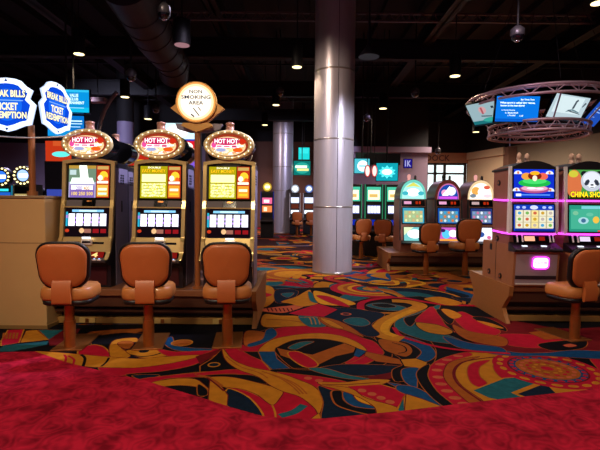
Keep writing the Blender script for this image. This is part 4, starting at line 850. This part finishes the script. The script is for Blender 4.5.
dx = [at(414, 215, 9.35).x, at(449.5, 215, 9.35).x, at(482.5, 215, 9.35).x]
for i in range(3):
    m = make_dome(dl[i], i); m.location = (dx[i], 9.35, DH); m.rotation_euler = (0, 0, -.04); m['group'] = 'dome-topped slots in the middle bank'
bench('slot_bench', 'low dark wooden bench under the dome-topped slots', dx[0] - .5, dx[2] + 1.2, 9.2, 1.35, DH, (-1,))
# ================================================================== far machines
def make_far(label, sx, x, Y, w=.55, top=1.95, scr=(), topper=None, rz=0, group='far slots across the hall', base=True, px=None):
    """tall far machine: body, rail, lit panels given as (u0,v0,u1,v1,colour,strength)"""
    e = thing('slot_machine', label, 'slot machine', (x, Y, 0), rz, group)
    b = MB(); b.prism([(0, .0), (0, .55), (-.1, .62), (-.1, .7), (.04, .8), (.1, top - .05), (.14, top), (.6, top), (.6, 0)], -w / 2, w / 2, BLACK); b.build('body', e, .01)
    for s in (-1, 1): b = MB(); x2 = s * (w / 2 - .01); b.prism([(-.02, .72), (.02, .8), (.08, top), (.12, top), (.08, .8)], min(x2, x2 + s * .022), max(x2, x2 + s * .022), em(sx, .3) if sx else CHROME); b.build('side_rail', e)
    b = MB(); P = Panel(b, (-w / 2 + .03, .03, .8), (w - .06, 0, 0), (0, .065, top - .85), .004)
    for k, (a, b0, c, d, col, st) in enumerate(scr): P.rect(a, b0, c, d, em(col, st))
    b.build('screen', e)
    b = MB(); b.box(-w / 2, w / 2, -.13, -.03, .66, .70, GREYM); b.build('button_deck', e)
    if topper:
        kind, c1_, c2_, r = topper; b = MB(); n = 24; cz = top + r * .9
        b.prism([(r * math.cos(2 * PI * i / n), cz + r * math.sin(2 * PI * i / n)) for i in range(n)], .1, .25, BLACK, 'y', True); b.prism([(-.05, top), (.05, top), (.05, cz), (-.05, cz)], .14, .2, BLACK, 'y')
        P = Panel(b, (-r, .098, cz - r), (2 * r, 0, 0), (0, 0, 2 * r), .003); P.ell(.5, .5, .45, .45, em(c1_, 1.1), 20) if kind != 'bulb' else P.ell(.5, .5, .5, .5, GLOSS, 20); P.ell(.5, .5, .3, .3, em(c2_, 1.5), 16); P.rect(.3, .4, .75, .6, em(W1, 1.8))
        o = b.build('topper', e)
        if kind == 'bulb':
            bb = None
            for i in range(14):
                a = 2 * PI * i / 14
                if bb is None: b = MB(); b.lathe([(.004, -.028), (.024, -.016), (.03, 0), (.024, .016), (.004, .028)], (0, 0, 0), em('#ffe8a0', 2.5), 8); bb = b.build('light_bulb', o, loc=(r * .86 * math.cos(a), .07, cz + r * .86 * math.sin(a)))
                else: q = bb.copy(); COL.objects.link(q); q.location = (r * .86 * math.cos(a), .07, cz + r * .86 * math.sin(a))
    return e
S1 = [(.02, .62, .98, .98, '#50d8b0', .9), (.12, .66, .88, .9, '#fff4c8', 1.6), (.2, .72, .75, .8, '#e0b868', 1.2), (.08, .31, .92, .52, '#7080d0', 1.0), (.1, .33, .26, .5, '#ffffff', 1.8), (.3, .33, .46, .5, '#ffffff', 1.8), (.5, .33, .66, .5, '#ffffff', 1.8), (.7, .33, .9, .5, '#ffffff', 1.6), (.3, .02, .7, .16, '#1830c0', .8)]
GF = 'slots with green glowing frames beyond the big column'
for px, l in ((353, 'green-framed slot right at the edge of the big column'), (374, 'green-framed slot with bright white reels, in full view right of the big column'), (394.5, 'green-framed slot mostly hidden by the mauve cabinet side')):
    make_far(l, '#50e0a0', at(px, 215, 12.0).x, 12.0, .46, 1.92, S1, None, 0, GF)
0 and bench('slot_bench', 'dark bench under the green-framed slots', at(350, 230, 11.9).x, at(396, 230, 11.9).x, 12.25, 1.0, .3, (), False)
CCH = fl(362, 255); 
for px, py, rz, l in ((361, 259, .3, 'small far stool half hidden by the big column'), (384, 261, -.5, 'small far yellowish stool beside the mauve cabinet side')):
    pxchair(px, py, rz, l, 'far stools beyond the big column')
# hanging signs over them
def art_white(P): P.rect(0, 0, 1, 1, em('#50c0d0', 1.1)); P.ell(.55, .5, .36, .38, em('#e8ffff', 1.7)); P.rect(.3, .45, .8, .55, em('#70c8d8', 1.1))
def art_burst(P):
    P.rect(0, 0, 1, 1, em('#10a8b8', 1)); n = 20; P.poly([(.5 + (.42 if i % 2 else .3) * math.cos(2 * PI * i / n), .5 + (.38 if i % 2 else .24) * math.sin(2 * PI * i / n)) for i in range(n)], em('#58f0ff', 1.4)); P.ell(.5, .5, .24, .16, em('#f0ffff', 1.8))
def art_teal(P): P.rect(0, 0, 1, 1, em('#108078', .9)); P.ell(.5, .5, .46, .4, em('#28b0a0', 1)); P.rect(.1, .5, .8, .68, em('#e8ffe0', 1.5)); P.rect(.2, .3, .9, .46, em('#f0e890', 1.3))
def art_plain(P): P.rect(0, 0, 1, 1, em('#20d8d8', 1.1)); P.rect(.1, .5, .9, .9, em('#38e8e8', 1.1))
screen('hanging_sign', 'white and cyan lit sign at the right edge of the big column', 'sign', at(362, 166, 12.6), (1, 0, 0), .42, .40, art_white)
screen('hanging_sign', 'cyan starburst lit sign above the green-framed slots', 'sign', at(387, 172, 12.4), (1, -.1, 0), .58, .48, art_burst)
for px, l in ((367.5, 'left red and white oval lit disc beside the starburst sign'), (374.5, 'oval lit disc touching the starburst sign')):
    p = at(px, 171, 12.2); b = MB(); n = 20; b.prism([(.085 * math.cos(2 * PI * i / n), .17 * math.sin(2 * PI * i / n)) for i in range(n)], 0, .06, mat('disc_dark', '#1a1012', .4), 'y', True)
    P = Panel(b, (-.085, -.001, -.17), (.17, 0, 0), (0, 0, .34), .002); P.ell(.5, .5, .48, .48, em('#d04040', 1)); P.ell(.5, .5, .33, .4, em('#ffd8d0', 1.5)); b.cyl((0, .03, .17), (0, .03, 6.1 - p.z), .01, CEILB, n=6)
    tag(b.build('oval_sign', loc=tuple(p)), l, 'sign', 'oval discs under the dark canopy')
b = MB(); p = at(385, 158, 12.9); b.box(p.x - .55, p.x + .42, 12.8, 13.3, p.z - .2, p.z + .12, BLACK); p = at(372, 156, 13); b.box(p.x - .4, p.x + .5, 13.35, 13.6, p.z - .1, p.z + .14, mat('canopy_teal', '#123a3a', .5)); b.cyl((p.x, 13.2, p.z + .1), (p.x, 13.2, 6.1), .02, CEILB); tag(b.build('canopy'), 'black canopy over the cyan signs beyond the big column', 'canopy')
def art_k(P): P.rect(0, 0, 1, 1, em('#281c90', .9)); P.text('1K', .12, .15, .88, .85, em('#b0b0e0', 1), .03)
screen('wall_sign', 'small blue 1K sign on the lilac wall', 'sign', at(408, 163.5, 17.9), (1, 0, 0), .32, .34, art_k, 0, False)
# far end machines between the columns
S2 = [(.05, .55, .95, .8, '#f06898', 1.1), (.2, .6, .7, .72, '#ffe0e8', 1.5), (.05, .22, .95, .48, '#f08848', 1.1), (.2, .26, .5, .42, '#ffe8c0', 1.4)]
S3 = [(.05, .6, .95, .85, '#d8e0ff', 1.5), (.1, .35, .9, .55, '#6a3020', .8), (.05, .12, .95, .28, '#e8f0ff', 1.6)]
make_far('small far slot with yellow disc topper and pink screen left of the far column', '#2840e0', at(267, 200, 18).x, 18, .5, 1.85, S2, ('disc', '#c8a030', '#fff080', .2))
make_far('small far slot with round white topper touching the far column', None, at(295, 200, 20).x, 20, .46, 1.85, S3, ('disc', '#b0b8c8', '#ffffff', .2))
make_far('small far slot with pale blue topper at the left edge of the big column', None, at(309, 200, 20).x, 20, .5, 1.85, S3, ('disc', '#5868a8', '#d0e8ff', .2))
for px, l in ((297, 'tiny dark stool before the white-topped far slot'), (311, 'tiny dark stool before the pale blue-topped far slot'), (266, 'tiny dark stool left of the far column')):
    pxchair(px, 236, 0, l, 'far stools between the columns')
screen('hanging_sign', 'plain cyan square sign hanging between the two columns', 'sign', at(304, 153.5, 21.5), (1, 0, 0), .52, .56, art_plain)
screen('hanging_sign', 'teal lit sign with pale lettering under the cyan square', 'sign', at(302, 168, 21.2), (1, 0, 0), .78, .66, art_teal)
# machines behind the beige counter
S4 = [(.0, .6, 1, .78, '#b8a060', 1.0), (.05, .42, .95, .74, '#fff4c8', 1.8), (.1, .1, .9, .3, '#4060c0', 1)]
S5 = [(.0, .5, 1, .85, '#2060c8', 1.1), (.2, .6, .8, .75, '#c8f0ff', 1.5), (.2, .88, .9, .95, '#38d8e0', 1.4)]
GB = 'slots beyond the beige counter'
make_far('far slot with a round topper ringed by bulbs, left of the sign pole', None, at(21, 190, 12.5).x, 12.5, .52, 1.85, S4, ('bulb', '#000000', '#a0c0ff', .27), 0, GB)
make_far('far slot cut by the left frame edge, blue screen below a ring of bulbs', '#38c8f0', at(-1, 190, 12.7).x, 12.7, .6, 1.82, S5, ('bulb', '#000000', '#3070e0', .27), 0, GB)
make_far('far slot with pink and white lights just right of the sign pole', None, at(41, 190, 13.5).x, 13.5, .26, 1.75, [(.0, .3, .9, .6, '#ff5080', 1.4), (.2, .35, .6, .55, '#fff0f0', 1.8)], None, 0, GB)
make_far('far slot with pale lights between sign pole and leftmost oval slot', None, at(50.5, 190, 13.5).x, 13.4, .27, 1.95, [(.1, .6, .9, .72, '#d8f0ff', 1.8), (.0, .3, .9, .5, '#ffb0b8', 1.7), (.1, .0, .8, .16, '#90b8a0', 1.0)], None, 0, GB)
# big-topper machines of the bank behind the oval row
def make_sign_slot(label, px, Y, w, cols, zt_, h):
    p = at(px, 150, Y); e = thing('slot_machine', label, 'slot machine', (p.x, Y, 0), 0, 'tall slots behind the oval-topped row')
    b = MB(); b.box(-w / 2, w / 2, 0, .6, 0, zt_ - h, DARK); b.build('body', e, .01)
    b = MB(); b.box(-w / 2, w / 2, .05, .2, zt_ - h, zt_, BLACK); P = Panel(b, (-w / 2, .048, zt_ - h), (w, 0, 0), (0, 0, h), .003)
    for q in cols: (P.rect if q[0] == 'r' else P.ell)(*q[1:5], em(q[5], q[6]))
    b.build('topper', e)
    b = MB(); P = Panel(b, (-w / 2 + .04, -.002, .9), (w - .08, 0, 0), (0, 0, .7), .003); P.rect(0, 0, 1, .48, em('#a8b0d8', 1)); P.rect(0, .52, 1, 1, em('#3848a8', 1)); b.build('screen', e)
    return e
Z = lambda py, Y: at(100, py, Y).z
make_sign_slot('tall slot with orange-red topper just left of the leftmost oval topper', 57, 8.0, .26 + .2, [('r', 0, 0, 1, 1, '#c83818', 1), ('e', .6, .35, .35, .14, '#60e0d8', 1.3), ('r', .3, .75, 1, 1, '#d85828', 1)], Z(141, 8), .36)
make_sign_slot('tall slot with cyan and red topper showing between left and middle oval toppers', 136, 8.0, .42, [('r', 0, 0, 1, 1, '#c02818', 1), ('r', 0, .2, .45, .9, '#70e8e0', 1.4), ('r', .0, .92, 1, 1, '#f0e050', 1.2), ('r', .5, 0, 1, .35, '#f0c030', 1.2)], Z(148, 8), .3)
make_sign_slot('tall slot with bright white, red and blue topper behind the brown pole', 182, 8.0, .62, [('r', 0, 0, 1, 1, '#2838b8', 1), ('r', 0, .66, 1, 1, '#c8f4ff', 1.5), ('e', .35, .82, .3, .14, '#ffffff', 1.9), ('r', .1, .38, .95, .62, '#d81828', 1.2), ('e', .6, .5, .2, .1, '#f8e8e0', 1.5), ('e', .65, .18, .25, .16, '#8058d0', 1.2)], Z(122, 8), .82)
# ================================================================== ring truss with screens
rcx, rcy = 9 * math.tan(math.radians(27.5)), 9.0
def ring(z, r, tube_r, n=64): return [(rcx + r * math.cos(2 * PI * i / n), rcy + r * math.sin(2 * PI * i / n), z) for i in range(n)]
def make_ring(e, z0, z1, r, inner):
    for z, q in ((z0, r), (z1, r), (z1 if z1 > 3 else (z0 + z1) / 2, inner)):
        b = MB(); b.tube(ring(z, q, .03), .026, TRUSSM, 8, True); b.build('chord', e, loc=(-rcx, -rcy, -3.3))
    b = MB(); n = 44
    for i in range(n):
        a0, a1, am = 2 * PI * i / n, 2 * PI * (i + 1) / n, 2 * PI * (i + .5) / n
        za, zb = (z0, z1) if i % 2 else (z1, z0)
        b.cyl((rcx + r * math.cos(a0), rcy + r * math.sin(a0), za), (rcx + r * math.cos(a1), rcy + r * math.sin(a1), zb), .009, TRUSSM, n=5)
        b.cyl((rcx + r * math.cos(a0), rcy + r * math.sin(a0), za), (rcx + inner * math.cos(am), rcy + inner * math.sin(am), z1 if z1 > 3 else (z0 + z1) / 2), .008, TRUSSM, n=5)
    b.build('lattice_web', e, loc=(-rcx, -rcy, -3.3)); return e
er = thing('ring_truss', 'double ring truss of grey tubes carrying the hanging screens', 'truss', (rcx, rcy, 3.3))
bpy.context.view_layer.update()
make_ring(er, 3.33, 3.48, 1.31, 1.16); make_ring(er, 2.77, 2.95, .9, .77)
for k in range(6):
    b = MB(); a = 2 * PI * k / 6 + .3; b.cyl((rcx + 1.28 * math.cos(a), rcy + 1.28 * math.sin(a), 3.56), (rcx + .3 * math.cos(a), rcy + .3 * math.sin(a), 6.118), .006, CEILB, n=5); b.build('cable', er, loc=(-rcx, -rcy, -3.3))
for k in (-144, -101, -49, 20, 85, 150):
    b = MB(); a = math.radians(k); b.cyl((rcx + 1.22 * math.cos(a), rcy + 1.22 * math.sin(a), 3.36), (rcx + .86 * math.cos(a), rcy + .86 * math.sin(a), 2.95), .015, TRUSSM, n=6); b.build('strut', er, loc=(-rcx, -rcy, -3.3))
def art_quiz(P):
    P.rect(0, 0, 1, 1, em('#0a78e8', 1.05)); P.rect(0, .0, 1, .12, em('#0a60d0', 1)); t = em('#e8ffff', 1.5)
    P.text('Bar Trivia Time', .56, .84, .88, .9, t, .03); P.text('What sport is called king games,', .08, .69, .9, .78, t, .04); P.text('known to the best things?', .1, .58, .66, .67, t, .04)
    P.text('a. Horse Racing', .13, .42, .44, .48, t, .02); P.text('b. Basketball', .22, .32, .52, .38, t, .02); P.text('c. Football', .28, .22, .46, .28, t, .02); P.text('d. All', .56, .2, .64, .26, t, .02)
def art_ice(P):
    P.rect(0, 0, 1, 1, em('#b8ccd4', 1.1)); P.rect(.08, .3, .85, .95, em('#d0e2e6', 1.15)); P.rect(0, 0, 1, .08, em('#28303a', .8)); P.rect(.05, .03, .5, .055, em('#d0d8e0', 1)); d = em('#4a5a66', .8)
    P.poly([(.6, .5), (.66, .52), (.67, .78), (.7, .84), (.66, .88), (.62, .82)], d); P.poly([(.45, .35), (.52, .45), (.64, .5), (.62, .44), (.52, .38)], em('#70929c', .9)); P.poly([(.62, .5), (.85, .4), (.84, .36), (.6, .44)], em('#70929c', .9)); P.poly([(.88, .6), (.95, .78), (.9, .8), (.86, .64)], d); P.poly([(.5, .45), (.9, .34), (.88, .32), (.5, .4)], d)
def art_ice2(P):
    P.rect(0, 0, 1, 1, em('#98b4bc', 1.05)); P.rect(0, 0, 1, .22, em('#207880', .9)); P.ell(.6, .22, .25, .1, em('#38a89c', 1)); P.ell(.45, .68, .12, .16, em('#d0a0a4', 1.05)); P.rect(.4, .5, .46, .8, em('#b05860', 1)); P.poly([(.35, .45), (.7, .38), (.66, .34), (.35, .4)], em('#3c5a68', .8)); P.rect(.75, .7, .83, .8, em('#283c4c', .7)); P.rect(0, 0, 1, .07, em('#182830', .8))
def art_blue(P): P.rect(0, 0, 1, 1, em('#2050b8', 1)); P.rect(.15, .6, .8, .64, em('#a8c8ff', 1.1)); P.rect(.15, .5, .6, .53, em('#a8c8ff', 1.1)); P.rect(.15, .3, .5, .33, em('#88a8f0', 1))
TV = 'screens hung on the ring truss'
def tv(px, py, Y, ang, w, h, tilt, art, label):
    c = at(px, py, Y); screen('hanging_screen', label, 'screen', c, (math.cos(ang), math.sin(ang), 0), w, h, art, tilt, False, TV)
tv(517.3, 109, 8.30, .0, .78, .45, .15, art_quiz, 'blue quiz screen with white text on the ring truss')
tv(568, 108.3, 8.45, .42, .93, .47, .5, art_ice, 'pale skating screen right of the blue quiz screen')
tv(485.5, 113.5, 8.75, -.95, .64, .5, .75, art_ice2, 'narrow grey-green screen at the left end of the ring truss')
tv(598, 113, 8.65, .72, .7, .52, .7, art_blue, 'blue screen cut by the right frame edge on the ring truss')

# ================================================================== light
def spot(p, power, col, size=140, blend=.6, rad=.1, aim=None):
    l = bpy.data.lights.new('lamp', 'SPOT'); l.energy = power; l.color = col; l.spot_size = math.radians(size); l.spot_blend = blend; l.shadow_soft_size = rad
    o = bpy.data.objects.new('lamp', l); COL.objects.link(o); o.location = p
    if aim: o.rotation_euler = (Vector(aim) - Vector(p)).to_track_quat('-Z', 'Y').to_euler()
    return o
WARM = (1, .74, .48)
for i, p in enumerate(LP):
    if i == 1: continue
    spot((p.x, p.y, 4.07), (120 if p.y < 9.3 else 85) if p.y < 14 else 120, WARM)
for x, y, w in ((-2.6, 1.0, 100), (1.0, .6, 85), (3.2, 1.8, 45), (-1, -2, 110), (3, -2.2, 80), (-4.5, 2.5, 90)):
    spot((x, y, 4.1), w, WARM)
for x, y, w, c in ((-3.0, -1.5, 420, (1, .78, .6)), (4, 3, 220, (1, .78, .62))):      # added high fill spots without fixtures, to light the big column
    spot((x, y, 5.95), w, c, 160, .5, .25)
for x, y, w, c in ((-9, 15, 1100, (.72, .62, 1)), (2.8, 14.5, 420, (.8, .62, 1)), (6.5, 14.5, 1500, (1, .8, .6)), (-1, 22.5, 900, (1, .72, .75)), (5.6, 17.5, 350, (1, .75, .6)), (-1.6, 7.4, 160, (.85, .75, 1))):
    spot((x, y, 4.4), w, c, 160, 1, .4)  # added fills without fixtures, lifting the far walls and columns
LAV = (.72, .7, 1)
spot((3.4, 5.0, 4.6), 1500, (.84, .84, 1), 34, .5, .25, (.75, 9.0, 1.6))       # added spots without fixtures, brightening the two steel columns
spot((-2.2, 5.2, 4.8), 560, (1, .75, .55), 44, .6, .2, (.6, 9.0, 2.6))
spot((2.2, 15.5, 4.4), 700, LAV, 60, .6, .25, (-.9, 21, 2.0))
spot((-3.2, 16, 4.4), 300, (1, .75, .7), 60, .6, .25, (-.9, 21, 2.4))
spot((-6.5, 12, 4.4), 700, LAV, 80, .8, .25, (-6.4, 19, 2.6))  # added spot to lift the third column and lilac wall
spot((1.0, 5.7, 4.3), 1000, LAV, 50, .5, .15, (-2.0, 5.3, 1.6))  # added spot, no fixture, brightening the grey cabinet sides
spot((-1.3, .8, 3.9), 250, (1, .8, .55), 46, .7, .15, (-1.6, 4.9, 1.35))  # added warm fill on the oval-topped slots and stool backs
spot((-.6, 4.2, 4.1), 420, (1, .74, .55), 40, .7, .15, (2.6, 5.5, 1.1))  # added fill from the left for the strip-lit slots' brown sides
spot((2.2, 1.2, 3.9), 60, (1, .8, .7), 50, .7, .15, (3.0, 5.2, 1.2))  # added weak fill on the strip-lit slots' fronts
spot((2.6, 6.0, 4.5), 110, (1, .72, .85), 46, .6, .15, (4.6, 9, 3.2))  # added pink spot to brighten the ring truss
wd = bpy.data.worlds.new('hall_ambient'); SC.world = wd; wd.use_nodes = True
wd.node_tree.nodes['Background'].inputs[0].default_value = (.5, .38, .55, 1); wd.node_tree.nodes['Background'].inputs[1].default_value = .16
SC.view_settings.view_transform = 'Standard'; SC.view_settings.look = 'None'; SC.view_settings.exposure = 0; SC.view_settings.gamma = 1; SC.view_settings.use_curve_mapping = False
SC.cycles.use_denoising = True; SC.cycles.max_bounces = 6; SC.cycles.sample_clamp_indirect = 4
